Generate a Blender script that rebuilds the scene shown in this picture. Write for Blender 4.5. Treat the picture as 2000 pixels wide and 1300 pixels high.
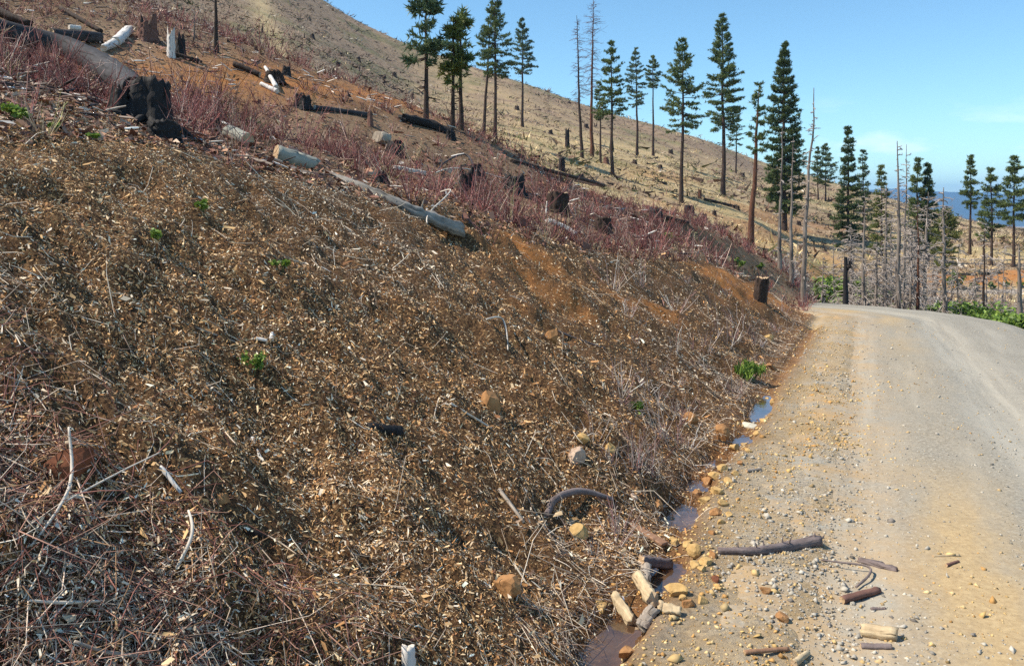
import bpy, bmesh, math, random
import numpy as np
from mathutils import Vector, Matrix

scene = bpy.context.scene
for o in list(bpy.data.objects):
    bpy.data.objects.remove(o)
C = scene.collection
rng = np.random.default_rng(7)
random.seed(7)

# ------------------------------------------------------------------ camera, sky, sun, exposure
F = 1570.0                      # focal length in photo pixels (2000 wide)
HZ = 390.0                      # horizon row
EYE = 1.6
cam_d = bpy.data.cameras.new('camera')
cam = bpy.data.objects.new('camera', cam_d)
C.objects.link(cam)
cam.location = (0, 0, EYE)
cam.rotation_euler = (math.radians(90), 0, 0)
cam_d.sensor_width = 36
cam_d.lens = 36 * F / 2000
cam_d.shift_y = -(650 - HZ) / 2000
cam_d.clip_start = 0.05
cam_d.clip_end = 30000
scene.camera = cam

SUN_EL = math.radians(50)
SUN_AZ = math.radians(-92)      # from +Y, clockwise positive: the sun stands to the left
world = bpy.data.worlds.new('World')
scene.world = world
world.use_nodes = True
wn = world.node_tree.nodes
wl = world.node_tree.links
wn.clear()
w_out = wn.new('ShaderNodeOutputWorld')
w_bg = wn.new('ShaderNodeBackground')
w_sky = wn.new('ShaderNodeTexSky')
w_sky.sky_type = 'NISHITA'
w_sky.sun_disc = False
w_sky.sun_elevation = SUN_EL
w_sky.sun_rotation = SUN_AZ
w_sky.altitude = 900
w_sky.air_density = 1.0
w_sky.dust_density = 0.0
w_sky.ozone_density = 1.2
w_bg.inputs['Strength'].default_value = 0.122
# thin fair-weather cloud scraps low in the sky, all round the horizon
w_tc = wn.new('ShaderNodeTexCoord')
w_map = wn.new('ShaderNodeMapping')
w_map.inputs['Scale'].default_value = (1.0, 1.0, 3.4)
w_map.inputs['Location'].default_value = (0.33, 0.1, 0.4)
w_no = wn.new('ShaderNodeTexNoise')
w_no.inputs['Scale'].default_value = 7.0
w_no.inputs['Detail'].default_value = 9
w_no.inputs['Roughness'].default_value = 0.55
w_ra = wn.new('ShaderNodeMapRange')
w_ra.inputs[1].default_value = 0.52
w_ra.inputs[2].default_value = 0.66
w_sep = wn.new('ShaderNodeSeparateXYZ')
w_lo = wn.new('ShaderNodeMapRange')
w_lo.inputs[1].default_value = 0.122
w_lo.inputs[2].default_value = 0.02
w_mul = wn.new('ShaderNodeMath'); w_mul.operation = 'MULTIPLY'
w_mix = wn.new('ShaderNodeMixRGB')
w_mix.inputs[2].default_value = (9.6, 8.2, 7.8, 1)
wl.new(w_tc.outputs['Generated'], w_map.inputs[0])
wl.new(w_map.outputs[0], w_no.inputs['Vector'])
wl.new(w_no.outputs['Fac'], w_ra.inputs[0])
wl.new(w_tc.outputs['Generated'], w_sep.inputs[0])
wl.new(w_sep.outputs['Z'], w_lo.inputs[0])
wl.new(w_ra.outputs[0], w_mul.inputs[0])
wl.new(w_lo.outputs[0], w_mul.inputs[1])
wl.new(w_mul.outputs[0], w_mix.inputs[0])
wl.new(w_sky.outputs[0], w_mix.inputs[1])
w_wb = wn.new('ShaderNodeMixRGB'); w_wb.blend_type = 'MULTIPLY'; w_wb.inputs[0].default_value = 1.0
w_wb.inputs[2].default_value = (0.75, 1.01, 1.06, 1)     # the camera's cool white balance of the sky
wl.new(w_mix.outputs[0], w_wb.inputs[1])
wl.new(w_wb.outputs[0], w_bg.inputs['Color'])
wl.new(w_bg.outputs[0], w_out.inputs['Surface'])

sun_d = bpy.data.lights.new('sun', 'SUN')
sun_d.energy = 5.0
sun_d.angle = math.radians(0.53)
sun_d.color = (1.0, 0.90, 0.75)
sun = bpy.data.objects.new('sun', sun_d)
C.objects.link(sun)
to_sun = Vector((math.sin(SUN_AZ) * math.cos(SUN_EL), math.cos(SUN_AZ) * math.cos(SUN_EL), math.sin(SUN_EL)))
sun.rotation_euler = to_sun.to_track_quat('Z', 'Y').to_euler()
sun.location = (-30, 10, 60)

scene.view_settings.view_transform = 'Standard'
scene.view_settings.look = 'None'
scene.view_settings.gamma = 1
scene.view_settings.exposure = 0.55
scene.view_settings.use_curve_mapping = False
scene.render.engine = 'CYCLES'
scene.cycles.max_bounces = 6
scene.cycles.transparent_max_bounces = 12
scene.cycles.volume_bounces = 0
scene.cycles.use_denoising = False

# ------------------------------------------------------------------ numeric helpers
_tab = np.random.default_rng(99).random((256, 256))
def vnoise(x, y, seed=0):
    x = np.asarray(x, float) + seed * 17.37; y = np.asarray(y, float) + seed * 5.91
    xi = np.floor(x).astype(int); yi = np.floor(y).astype(int)
    fx = x - xi; fy = y - yi
    fx = fx * fx * (3 - 2 * fx); fy = fy * fy * (3 - 2 * fy)
    a = _tab[xi & 255, yi & 255]; b = _tab[(xi + 1) & 255, yi & 255]
    c = _tab[xi & 255, (yi + 1) & 255]; d = _tab[(xi + 1) & 255, (yi + 1) & 255]
    return (a * (1 - fx) + b * fx) * (1 - fy) + (c * (1 - fx) + d * fx) * fy - 0.5
def fbm(x, y, seed=0, octv=4, gain=0.5):
    s = 0; a = 1.0
    x = np.asarray(x, float); y = np.asarray(y, float)
    for k in range(octv):
        s = s + a * vnoise(x * 2 ** k * 1.03, y * 2 ** k * 0.97, seed + k * 3)
        a *= gain
    return s
def sstep(a, b, x):
    t = np.clip((np.asarray(x, float) - a) / (b - a), 0, 1)
    return t * t * (3 - 2 * t)
def cspline(xk, yk, x):
    """natural cubic spline; yk may be 2-D (len(xk), m) with x matching index pairs later"""
    xk = np.asarray(xk, float); yk = np.asarray(yk, float)
    n = len(xk); h = np.diff(xk)
    A = np.zeros((n, n)); R = np.zeros((n,) + yk.shape[1:])
    A[0, 0] = A[-1, -1] = 1
    for i in range(1, n - 1):
        A[i, i - 1] = h[i - 1]; A[i, i] = 2 * (h[i - 1] + h[i]); A[i, i + 1] = h[i]
        R[i] = 6 * ((yk[i + 1] - yk[i]) / h[i] - (yk[i] - yk[i - 1]) / h[i - 1])
    M = np.linalg.solve(A, R)
    x = np.clip(x, xk[0], xk[-1])
    j = np.clip(np.searchsorted(xk, x) - 1, 0, n - 2)
    hj = h[j]; a = (xk[j + 1] - x) / hj; b = (x - xk[j]) / hj
    ex = (slice(None),) + (None,) * (yk.ndim - 1)
    a = a[ex]; b = b[ex]; hj = hj[ex]
    return a * yk[j] + b * yk[j + 1] + ((a ** 3 - a) * M[j] + (b ** 3 - b) * M[j + 1]) * hj * hj / 6
def pchip(xk, yk, x):
    xk = np.asarray(xk, float); yk = np.asarray(yk, float)
    h = np.diff(xk); d = np.diff(yk) / h
    m = np.zeros(len(xk)); m[0] = d[0]; m[-1] = d[-1]
    for i in range(1, len(xk) - 1):
        m[i] = 0 if d[i - 1] * d[i] <= 0 else 2 * d[i - 1] * d[i] / (d[i - 1] + d[i])
    x = np.clip(x, xk[0], xk[-1])
    j = np.clip(np.searchsorted(xk, x) - 1, 0, len(xk) - 2)
    t = (x - xk[j]) / h[j]
    return (yk[j] * (2 * t ** 3 - 3 * t ** 2 + 1) + m[j] * h[j] * (t ** 3 - 2 * t ** 2 + t)
            + yk[j + 1] * (3 * t ** 2 - 2 * t ** 3) + m[j + 1] * h[j] * (t ** 3 - t ** 2))

# ------------------------------------------------------------------ the lie of the land
O = np.array([0.25, 3.02]); D = np.array([0.401, 0.916]); N = np.array([-0.916, 0.401])
S0 = 15.5; RAD = 9.0; TOE = 1.95
def sp(X, Y):
    return (X - O[0]) * D[0] + (Y - O[1]) * D[1], (X - O[0]) * N[0] + (Y - O[1]) * N[1]
def tw(X, Y):
    """along-road and left-of-centre coordinates of the near road: straight, then a bend to the left"""
    s, p = sp(X, Y)
    w = p + TOE
    pc = RAD
    ds = s - S0; dp = w - pc
    rr = np.hypot(ds, dp)
    ang = np.arctan2(ds, -dp)
    arc = s > S0
    return np.where(arc, S0 + RAD * ang, s), np.where(arc, RAD - rr, w)
def from_tw(t, w):
    t = np.asarray(t, float); w = np.asarray(w, float)
    ang = np.maximum(t - S0, 0) / RAD
    s = np.where(t > S0, S0 + (RAD - w) * np.sin(ang), t)
    ww = np.where(t > S0, RAD - (RAD - w) * np.cos(ang), w)
    p = ww - TOE
    return O[0] + s * D[0] + p * N[0], O[1] + s * D[1] + p * N[1]
def zr(t):
    t = np.asarray(t, float)
    return -0.15 - 0.0458 * t - 0.045 * np.maximum(t - S0, 0)

COLS = {   # photo column : (distance, photo row) of the untouched hillside along that line of sight
 -900: [(24, 40), (45, -80), (80, -200), (150, -330), (280, -420)],
 -300: [(26, 10), (45, -70), (80, -170), (150, -300), (280, -400)],
 0:    [(26, 5), (45, -45), (80, -130), (150, -260), (280, -370)],
 200:  [(26, 42), (36, 30), (60, -10), (100, -90), (160, -180), (270, -290)],
 400:  [(26, 100), (36, 108), (60, 78), (100, 15), (160, -65), (260, -150)],
 600:  [(27, 166), (36, 178), (60, 152), (100, 95), (160, 40), (250, 3)],
 800:  [(28, 234), (38, 247), (60, 240), (80, 226), (120, 185), (170, 140), (235, 97)],
 1000: [(30, 312), (42, 326), (60, 302), (75, 275), (115, 242), (160, 205), (240, 166)],
 1200: [(32, 392), (42, 402), (55, 385), (70, 347), (100, 303), (150, 268), (250, 236)],
 1400: [(26, 450), (34, 456), (42, 457), (55, 440), (75, 398), (100, 362), (150, 325), (260, 290)],
 1500: [(24, 518), (34, 506), (42, 503), (55, 478), (75, 430), (110, 385), (180, 347), (270, 322)],
 1560: [(22, 572), (30, 556), (40, 540), (60, 490), (80, 440), (110, 397), (180, 362), (280, 340)],
 1600: [(24, 620), (30, 622), (40, 590), (48, 556), (60, 500), (80, 450), (110, 405), (180, 370), (280, 352)],
 1700: [(24, 650), (30, 640), (40, 598), (48, 572), (60, 515), (85, 455), (130, 412), (200, 388), (270, 379)],
 1850: [(20, 680), (26, 665), (35, 622), (46, 582), (55, 535), (75, 487), (120, 445), (190, 428), (240, 422)],
 2000: [(16, 760), (22, 715), (34, 640), (46, 586), (55, 528), (75, 495), (120, 465), (190, 456), (230, 452)],
 2300: [(16, 830), (24, 720), (36, 655), (46, 596), (55, 545), (80, 520), (130, 500), (220, 492)],
 3000: [(16, 900), (24, 760), (36, 680), (46, 620), (55, 585), (80, 560), (130, 530), (220, 510)],
}
_LY = np.linspace(math.log(8), math.log(9000), 150)
_U = []; _Z = []
for _px, _pts in COLS.items():
    ys = [p[0] for p in _pts]; zs = [EYE - (p[1] - HZ) / F * p[0] for p in _pts]
    yk = ys[-1]; zk = zs[-1]
    grade = min(0.12, (zs[-1] - zs[-2]) / (ys[-1] - ys[-2]))
    ys = [8.0] + ys + [yk * 1.12, yk * 1.35, yk * 1.9, 1400, 9000]
    zs = [zs[0] - 1.2 if _px < 1500 else zs[0] * 0.6] + zs + [zk - 0.2, zk - 3.5, zk - 22, -150, -160]
    _U.append((_px - 1000) / F); _Z.append(pchip(np.log(ys), zs, _LY))
_U = np.array(_U); _Z = np.array(_Z)
_UG = np.linspace(_U[0], _U[-1], 241)
_ZG = cspline(_U, _Z, _UG)
def nat_far(X, Y):
    Yc = np.maximum(Y, 4.0)
    u = np.clip(X / Yc, _UG[0], _UG[-1]); ly = np.clip(np.log(np.maximum(Yc, 8.0)), _LY[0], _LY[-1])
    a = (u - _UG[0]) / (_UG[1] - _UG[0]); b = (ly - _LY[0]) / (_LY[1] - _LY[0])
    i = np.clip(a.astype(int), 0, len(_UG) - 2); j = np.clip(b.astype(int), 0, len(_LY) - 2)
    a = a - i; b = b - j
    return (_ZG[i, j] * (1 - a) + _ZG[i + 1, j] * a) * (1 - b) + (_ZG[i, j + 1] * (1 - a) + _ZG[i + 1, j + 1] * a) * b
def pix_road(px, py, dz=0.0):
    u = (px - 1000) / F; v = (py - HZ) / F
    Y = 4.0
    for _ in range(30):
        t, w = tw(np.array(u * Y), np.array(Y))
        Y = (EYE - float(zr(t)) - dz) / v
    return u * Y, Y, float(t), float(w)
# pools of seep water along the ditch: photo position, half length, half width
POOLS = [(1190, 1255, 0.28, 0.105), (1312, 1115, 0.20, 0.075), (1328, 1004, 0.24, 0.115), (1362, 946, 0.16, 0.06), (1396, 898, 0.17, 0.085), (1448, 858, 0.20, 0.08), (1480, 800, 0.50, 0.10)]
_pt = []
for (a, b, hl, hw) in POOLS:
    _x, _y, _t, _w = pix_road(a, b, -0.07)
    _pt.append((_t, _w, hl, hw))
_dt = [-6, -1.5] + [q[0] for q in _pt] + [11, 14, 30]
_dw = [1.83, 1.80] + [q[1] for q in _pt] + [1.86, 1.86, 1.86]
def ditch_w(t):
    return np.interp(t, _dt, _dw)
FY = 49.0                         # the far leg of the road, across the draw
def far_z(X):
    return EYE - (578 - HZ) / F * FY + 0.012 * (X - 25)
def H(X, Y, rough=True):
    X = np.asarray(X, float); Y = np.asarray(Y, float)
    s, p = sp(X, Y); t, w = tw(X, Y)
    c = np.interp(s, [-6, 0, 1.5, 4.6, 7.2, 12, 16.4, 19, 24, 32], [0.9, 0.97, 1.0, 0.78, 0.62, 0.42, 0.25, 0.18, -0.1, -1.4])
    near = -0.15 - 0.0458 * s + c + np.interp(s, [8, 16, 24], [0.33, 0.48, 0.5]) * p
    far = nat_far(X, Y)
    k = sstep(13, 27, np.hypot(Y, 0.35 * X))
    nat = near * (1 - k) + far * k
    if rough:
        nat = nat + 0.22 * fbm(X / 3.1, Y / 3.1, 1, 4) * sstep(3, 9, Y) + 0.35 * sstep(35, 70, Y) * fbm(X / 9, Y / 14, 5, 4) + 0.9 * sstep(90, 180, Y) * fbm(X / 22, Y / 40, 7, 3)
    z0 = zr(t)
    ww = w + (0.16 * fbm(s / 1.7, p / 2.2, 9, 3) if rough else 0) * sstep(2.0, 2.6, w)
    dd = np.maximum(ww - TOE + 0.08, 0)
    cut = z0 - 0.03 + np.where(dd < 0.5, 0.62 * dd * dd, 0.155 + 0.64 * (dd - 0.5))
    if rough:
        up = sstep(1.95, 2.5, w)
        cut = cut + up * (0.20 * fbm(s / 1.1, p / 2.4, 11, 4, 0.55) + 0.13 * vnoise(s * 4.2, p * 2.2, 21) + 0.10 * vnoise(s * 12, p * 6, 23) + 0.035 * vnoise(s * 27, p * 21, 25))
    kk = 0.10
    d = nat - cut
    hm = np.clip(0.5 - 0.5 * d / kk, 0, 1)
    left = cut * (1 - hm) + nat * hm - kk * hm * (1 - hm)      # smooth minimum: rounded crest
    fillz = z0 - 0.05 - 0.6 * np.maximum(-w - 1.75, 0)
    right = np.maximum(nat, fillz)
    z = np.where(w > 0, left, right)
    flat = z0 - 0.05
    z = np.where((w <= TOE) & (w >= -1.75), flat, z)
    # shoulder and ditch
    dw = ditch_w(t)
    wet = np.zeros_like(z)
    width = np.full_like(z, 0.09)
    for (pt_, pw_, hl, hw) in _pt:
        m = np.exp(-((t - pt_) / hl) ** 4)
        wet = np.maximum(wet, m); width = np.maximum(width, m * hw)
    shoulder = sstep(1.0, 1.25, w) * (1 - sstep(1.9, 2.1, w))
    z = z + shoulder * 0.042
    if rough:
        z = z + shoulder * 0.03 * fbm(X * 5, Y * 5, 31, 3)
    wob = 0.06 * fbm(t * 2.3, w * 0 + 3, 33, 3) if rough else 0
    g = np.exp(-np.abs((w - dw - wob) / (width * 1.25)) ** 3)
    ins = np.where(t < S0 + 10, 1.0, 0)
    z = z - ins * g * (0.055 + 0.085 * wet)
    # the road has passed out of sight round the bend: leave the hill as it is there
    gone = np.where(s > S0, sstep(0.80, 1.05, (t - S0) / RAD), 0.0)
    z = z * (1 - gone) + nat * gone
    # far leg of the road: cut above, fill below
    e = Y - FY - 0.02 * (X - 25) - 1.2 * np.sin((X - 20) / 9.0)
    on = sstep(12.5, 15.5, X) * (1 - sstep(70, 80, X))
    fz = far_z(X)
    zc = np.where(e > 0, np.minimum(z, fz + 0.85 * np.maximum(e - 1.7, 0)), np.maximum(z, fz - 0.5 * np.maximum(-e - 1.7, 0)))
    zc = np.where(np.abs(e) < 1.7, fz, zc)
    near_far = (np.abs(e) < 9) & (X > 12)
    z = np.where(near_far, z * (1 - on) + zc * on, z)
    if rough:
        z = z + np.minimum(0.004 + Y * 0.0006, 0.03) * vnoise(X * 9, Y * 9, 41) * (np.abs(w) > 1.5)
    return z
def hz(x, y):
    return float(H(np.array([x]), np.array([y]))[0])
_MY = np.exp(np.linspace(math.log(1.2), math.log(420), 1500))
def ground(px, py):
    """first point of the land met by the line of sight through a photo position"""
    u = (px - 1000) / F; v = (py - HZ) / F
    z = EYE - v * _MY
    h = H(u * _MY, _MY)
    k = np.argmax(h >= z)
    if h[k] < z[k]:
        k = len(_MY) - 1
    a = _MY[k - 1] if k else _MY[k]; b = _MY[k]
    for _ in range(18):
        m = 0.5 * (a + b)
        if hz(u * m, m) >= EYE - v * m: b = m
        else: a = m
    return Vector((u * b, b, hz(u * b, b)))
def at_depth(px, Y):
    x = (px - 1000) / F * Y
    return Vector((x, Y, hz(x, Y)))

# ------------------------------------------------------------------ mesh and material helpers
def make_mesh(name, V, faces, mats=None, col=None, smooth=False, midx=None):
    me = bpy.data.meshes.new(name)
    V = np.ascontiguousarray(V, dtype=np.float32).reshape(-1, 3)
    if not isinstance(faces, (list, tuple)): faces = [faces]
    faces = [np.asarray(f, dtype=np.int32) for f in faces if len(f)]
    nl = sum(f.size for f in faces); nf = sum(len(f) for f in faces)
    me.vertices.add(len(V)); me.loops.add(nl); me.polygons.add(nf)
    me.vertices.foreach_set('co', V.ravel())
    me.loops.foreach_set('vertex_index', np.concatenate([f.ravel() for f in faces]))
    tot = np.concatenate([np.full(len(f), f.shape[1], np.int32) for f in faces])
    start = np.concatenate([[0], np.cumsum(tot)[:-1]]).astype(np.int32)
    me.polygons.foreach_set('loop_start', start)
    me.polygons.foreach_set('loop_total', tot)
    if midx is not None: me.polygons.foreach_set('material_index', np.asarray(midx, np.int32))
    me.update(calc_edges=True)
    me.validate()
    if smooth: me.polygons.foreach_set('use_smooth', np.ones(nf, bool))
    if col is not None:
        a = me.color_attributes.new('tint', 'FLOAT_COLOR', 'POINT')
        cc = np.ones((len(V), 4), np.float32); cc[:, :col.shape[1]] = col
        a.data.foreach_set('color', cc.ravel())
    for m in (mats if isinstance(mats, (list, tuple)) else [mats]):
        if m is not None: me.materials.append(m)
    return me
def link(name, me, parent=None, label=None, cat=None, group=None, kind=None, loc=None):
    o = bpy.data.objects.new(name, me)
    C.objects.link(o)
    if parent is not None: o.parent = parent
    if loc is not None: o.location = loc
    if label: o['label'] = label
    if cat: o['category'] = cat
    if group: o['group'] = group
    if kind: o['kind'] = kind
    return o
def tubes(P, R, sides=3, close=False):
    """P (n,k,3) centre lines, R (n,k) radii -> verts, quad faces (+ end fans when close)"""
    P = np.asarray(P, float); R = np.asarray(R, float)
    n, k, _ = P.shape
    T = np.gradient(P, axis=1)
    T /= np.linalg.norm(T, axis=2, keepdims=True) + 1e-9
    ref = np.where(np.abs(T[..., 2:3]) > 0.9, np.array([1.0, 0, 0]), np.array([0, 0, 1.0]))
    A = np.cross(T, ref); A /= np.linalg.norm(A, axis=2, keepdims=True) + 1e-9
    B = np.cross(T, A)
    th = np.arange(sides) * 2 * math.pi / sides
    V = P[:, :, None, :] + R[:, :, None, None] * (A[:, :, None, :] * np.cos(th)[None, None, :, None] + B[:, :, None, :] * np.sin(th)[None, None, :, None])
    base = (np.arange(n) * k * sides)[:, None, None]
    i = (np.arange(k - 1) * sides)[None, :, None]; j = np.arange(sides)[None, None, :]; j2 = (j + 1) % sides
    Fq = np.stack([base + i + j, base + i + j2, base + i + sides + j2, base + i + sides + j], -1).reshape(-1, 4)
    out = [Fq]
    if close:
        a = base[:, 0] + np.arange(sides)[None, ::-1]
        b = base[:, 0] + (k - 1) * sides + np.arange(sides)[None, :]
        out += [a, b]
    return V.reshape(-1, 3), out
class NT:
    """small node-graph writer"""
    def __init__(self, name):
        self.m = bpy.data.materials.new(name); self.m.use_nodes = True
        self.t = self.m.node_tree; self.n = self.t.nodes; self.n.clear()
        self.out = self.n.new('ShaderNodeOutputMaterial')
        self.b = self.n.new('ShaderNodeBsdfPrincipled')
        self.b.inputs['Specular IOR Level'].default_value = 0.25
        self.t.links.new(self.b.outputs[0], self.out.inputs['Surface'])
        self.tc = self.n.new('ShaderNodeTexCoord')
    def L(self, a, b): self.t.links.new(a, b)
    def noise(self, scale, detail=6, rough=0.6, stretch=None, vec=None):
        q = self.n.new('ShaderNodeTexNoise')
        q.inputs['Scale'].default_value = scale; q.inputs['Detail'].default_value = detail; q.inputs['Roughness'].default_value = rough
        v = vec or self.tc.outputs['Object']
        if stretch:
            mp = self.n.new('ShaderNodeMapping'); mp.inputs['Scale'].default_value = stretch
            self.L(v, mp.inputs[0]); v = mp.outputs[0]
        self.L(v, q.inputs['Vector'])
        return q.outputs['Fac']
    def vor(self, scale, vec=None, out='Color'):
        q = self.n.new('ShaderNodeTexVoronoi'); q.inputs['Scale'].default_value = scale
        self.L(vec or self.tc.outputs['Object'], q.inputs['Vector'])
        return q.outputs[out]
    def ramp(self, fac, stops):
        q = self.n.new('ShaderNodeValToRGB')
        e = q.color_ramp.elements
        while len(e) < len(stops): e.new(0.5)
        for el, (p, c) in zip(e, stops):
            el.position = p; el.color = (*c, 1) if len(c) == 3 else c
        self.L(fac, q.inputs[0])
        return q.outputs[0]
    def rng(self, fac, a, b, c=0.0, d=1.0):
        q = self.n.new('ShaderNodeMapRange')
        q.inputs[1].default_value = a; q.inputs[2].default_value = b; q.inputs[3].default_value = c; q.inputs[4].default_value = d
        self.L(fac, q.inputs[0]); return q.outputs[0]
    def mix(self, fac, a, b, mode='MIX'):
        q = self.n.new('ShaderNodeMixRGB'); q.blend_type = mode
        for i, v in ((0, fac), (1, a), (2, b)):
            if isinstance(v, (int, float)): q.inputs[i].default_value = v
            elif isinstance(v, tuple): q.inputs[i].default_value = (*v, 1)
            else: self.L(v, q.inputs[i])
        return q.outputs[0]
    def math(self, op, a, b=None):
        q = self.n.new('ShaderNodeMath'); q.operation = op
        for i, v in ((0, a), (1, b)):
            if v is None: continue
            if isinstance(v, (int, float)): q.inputs[i].default_value = v
            else: self.L(v, q.inputs[i])
        return q.outputs[0]
    def attr(self, name, out='Color'):
        q = self.n.new('ShaderNodeAttribute'); q.attribute_name = name
        return q.outputs[out]
    def sep(self, c):
        q = self.n.new('ShaderNodeSeparateColor'); self.L(c, q.inputs[0]); return q.outputs
    def bump(self, h, strength, dist):
        q = self.n.new('ShaderNodeBump'); q.inputs['Strength'].default_value = strength; q.inputs['Distance'].default_value = dist
        self.L(h, q.inputs['Height']); self.L(q.outputs[0], self.b.inputs['Normal'])
    def done(self, color, rough=0.9):
        if isinstance(color, tuple): self.b.inputs['Base Color'].default_value = (*color, 1)
        else: self.L(color, self.b.inputs['Base Color'])
        if isinstance(rough, (int, float)): self.b.inputs['Roughness'].default_value = rough
        else: self.L(rough, self.b.inputs['Roughness'])
        return self.m
def simple(name, c0, c1, scale=8, stretch=None, rough=0.9, bump=0.4, dist=0.01, tint=False, grain=0.0):
    g = NT(name)
    f = g.noise(scale, 7, 0.65, stretch)
    if grain:
        gr_ = g.noise(grain, 6, 0.6, (0.10, 1, 1), g.attr('grain', 'Vector'))
        f = g.math('ADD', g.math('MULTIPLY', f, 0.45), g.math('MULTIPLY', gr_, 0.55))
    col = g.ramp(f, [(0.3, c0), (0.72, c1)])
    if grain:
        col = g.mix(g.rng(gr_, 0.40, 0.33), col, tuple(v * 0.3 for v in c0))
    if tint: col = g.mix(1.0, col, g.attr('tint'), 'MULTIPLY')
    if bump: g.bump(f, bump, dist)
    return g.done(col, rough)
def tinted(name, rough=0.85, trans=0.0, spec=0.2):
    g = NT(name)
    c = g.attr('tint')
    g.b.inputs['Specular IOR Level'].default_value = spec
    m = g.done(c, rough)
    if trans:
        tr = g.n.new('ShaderNodeBsdfTranslucent'); g.L(c, tr.inputs[0])
        mx = g.n.new('ShaderNodeMixShader'); mx.inputs[0].default_value = trans
        g.L(g.b.outputs[0], mx.inputs[1]); g.L(tr.outputs[0], mx.inputs[2]); g.L(mx.outputs[0], g.out.inputs['Surface'])
    return m

# ------------------------------------------------------------------ ground material
def ground_material():
    g = NT('hillside soil')
    z = g.attr('zone'); s = g.sep(z); al = g.attr('zone', 'Alpha')
    fine = g.noise(52, 9, 0.8); mid = g.noise(3.1, 7, 0.65); big = g.noise(0.35, 6, 0.6); wide = g.noise(0.06, 7, 0.65)
    soil = g.ramp(fine, [(0.36, (0.012, 0.0065, 0.004)), (0.5, (0.105, 0.052, 0.022)), (0.67, (0.42, 0.25, 0.11))])
    orange = g.ramp(g.noise(16, 8, 0.7), [(0.28, (0.20, 0.075, 0.022)), (0.55, (0.40, 0.165, 0.045)), (0.75, (0.52, 0.26, 0.09))])
    straw = g.ramp(g.noise(2.2, 10, 0.75), [(0.25, (0.22, 0.155, 0.08)), (0.45, (0.41, 0.30, 0.155)), (0.7, (0.56, 0.44, 0.25))])
    grey = g.ramp(g.noise(0.9, 11, 0.8), [(0.30, (0.090, 0.055, 0.035)), (0.48, (0.235, 0.160, 0.100)), (0.62, (0.36, 0.26, 0.165)), (0.8, (0.53, 0.41, 0.28))])
    green = (0.11, 0.125, 0.04)
    grav = g.ramp(g.vor(55), [(0.0, (0.22, 0.20, 0.17)), (0.5, (0.40, 0.36, 0.29)), (1.0, (0.52, 0.44, 0.31))])
    grav = g.mix(g.rng(g.noise(1.9, 8, 0.75), 0.36, 0.60, 0.1, 0.85), grav, g.ramp(fine, [(0.35, (0.25, 0.165, 0.07)), (0.65, (0.50, 0.34, 0.16))]))
    c = g.mix(s[0], soil, straw)
    c = g.mix(al, c, grey)
    c = g.mix(g.math('MULTIPLY', g.rng(wide, 0.50, 0.64), g.math('MULTIPLY', s[0], 0.55)), c, green)
    o_f = g.math('MULTIPLY', s[1], g.rng(mid, 0.30, 0.58, 0.35, 1.0))
    c = g.mix(o_f, c, orange)
    c = g.mix(s[2], c, grav)
    g.bump(g.math('ADD', fine, mid), 0.7, 0.03)
    return g.done(c, 0.95)
M_GROUND = ground_material()

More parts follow.
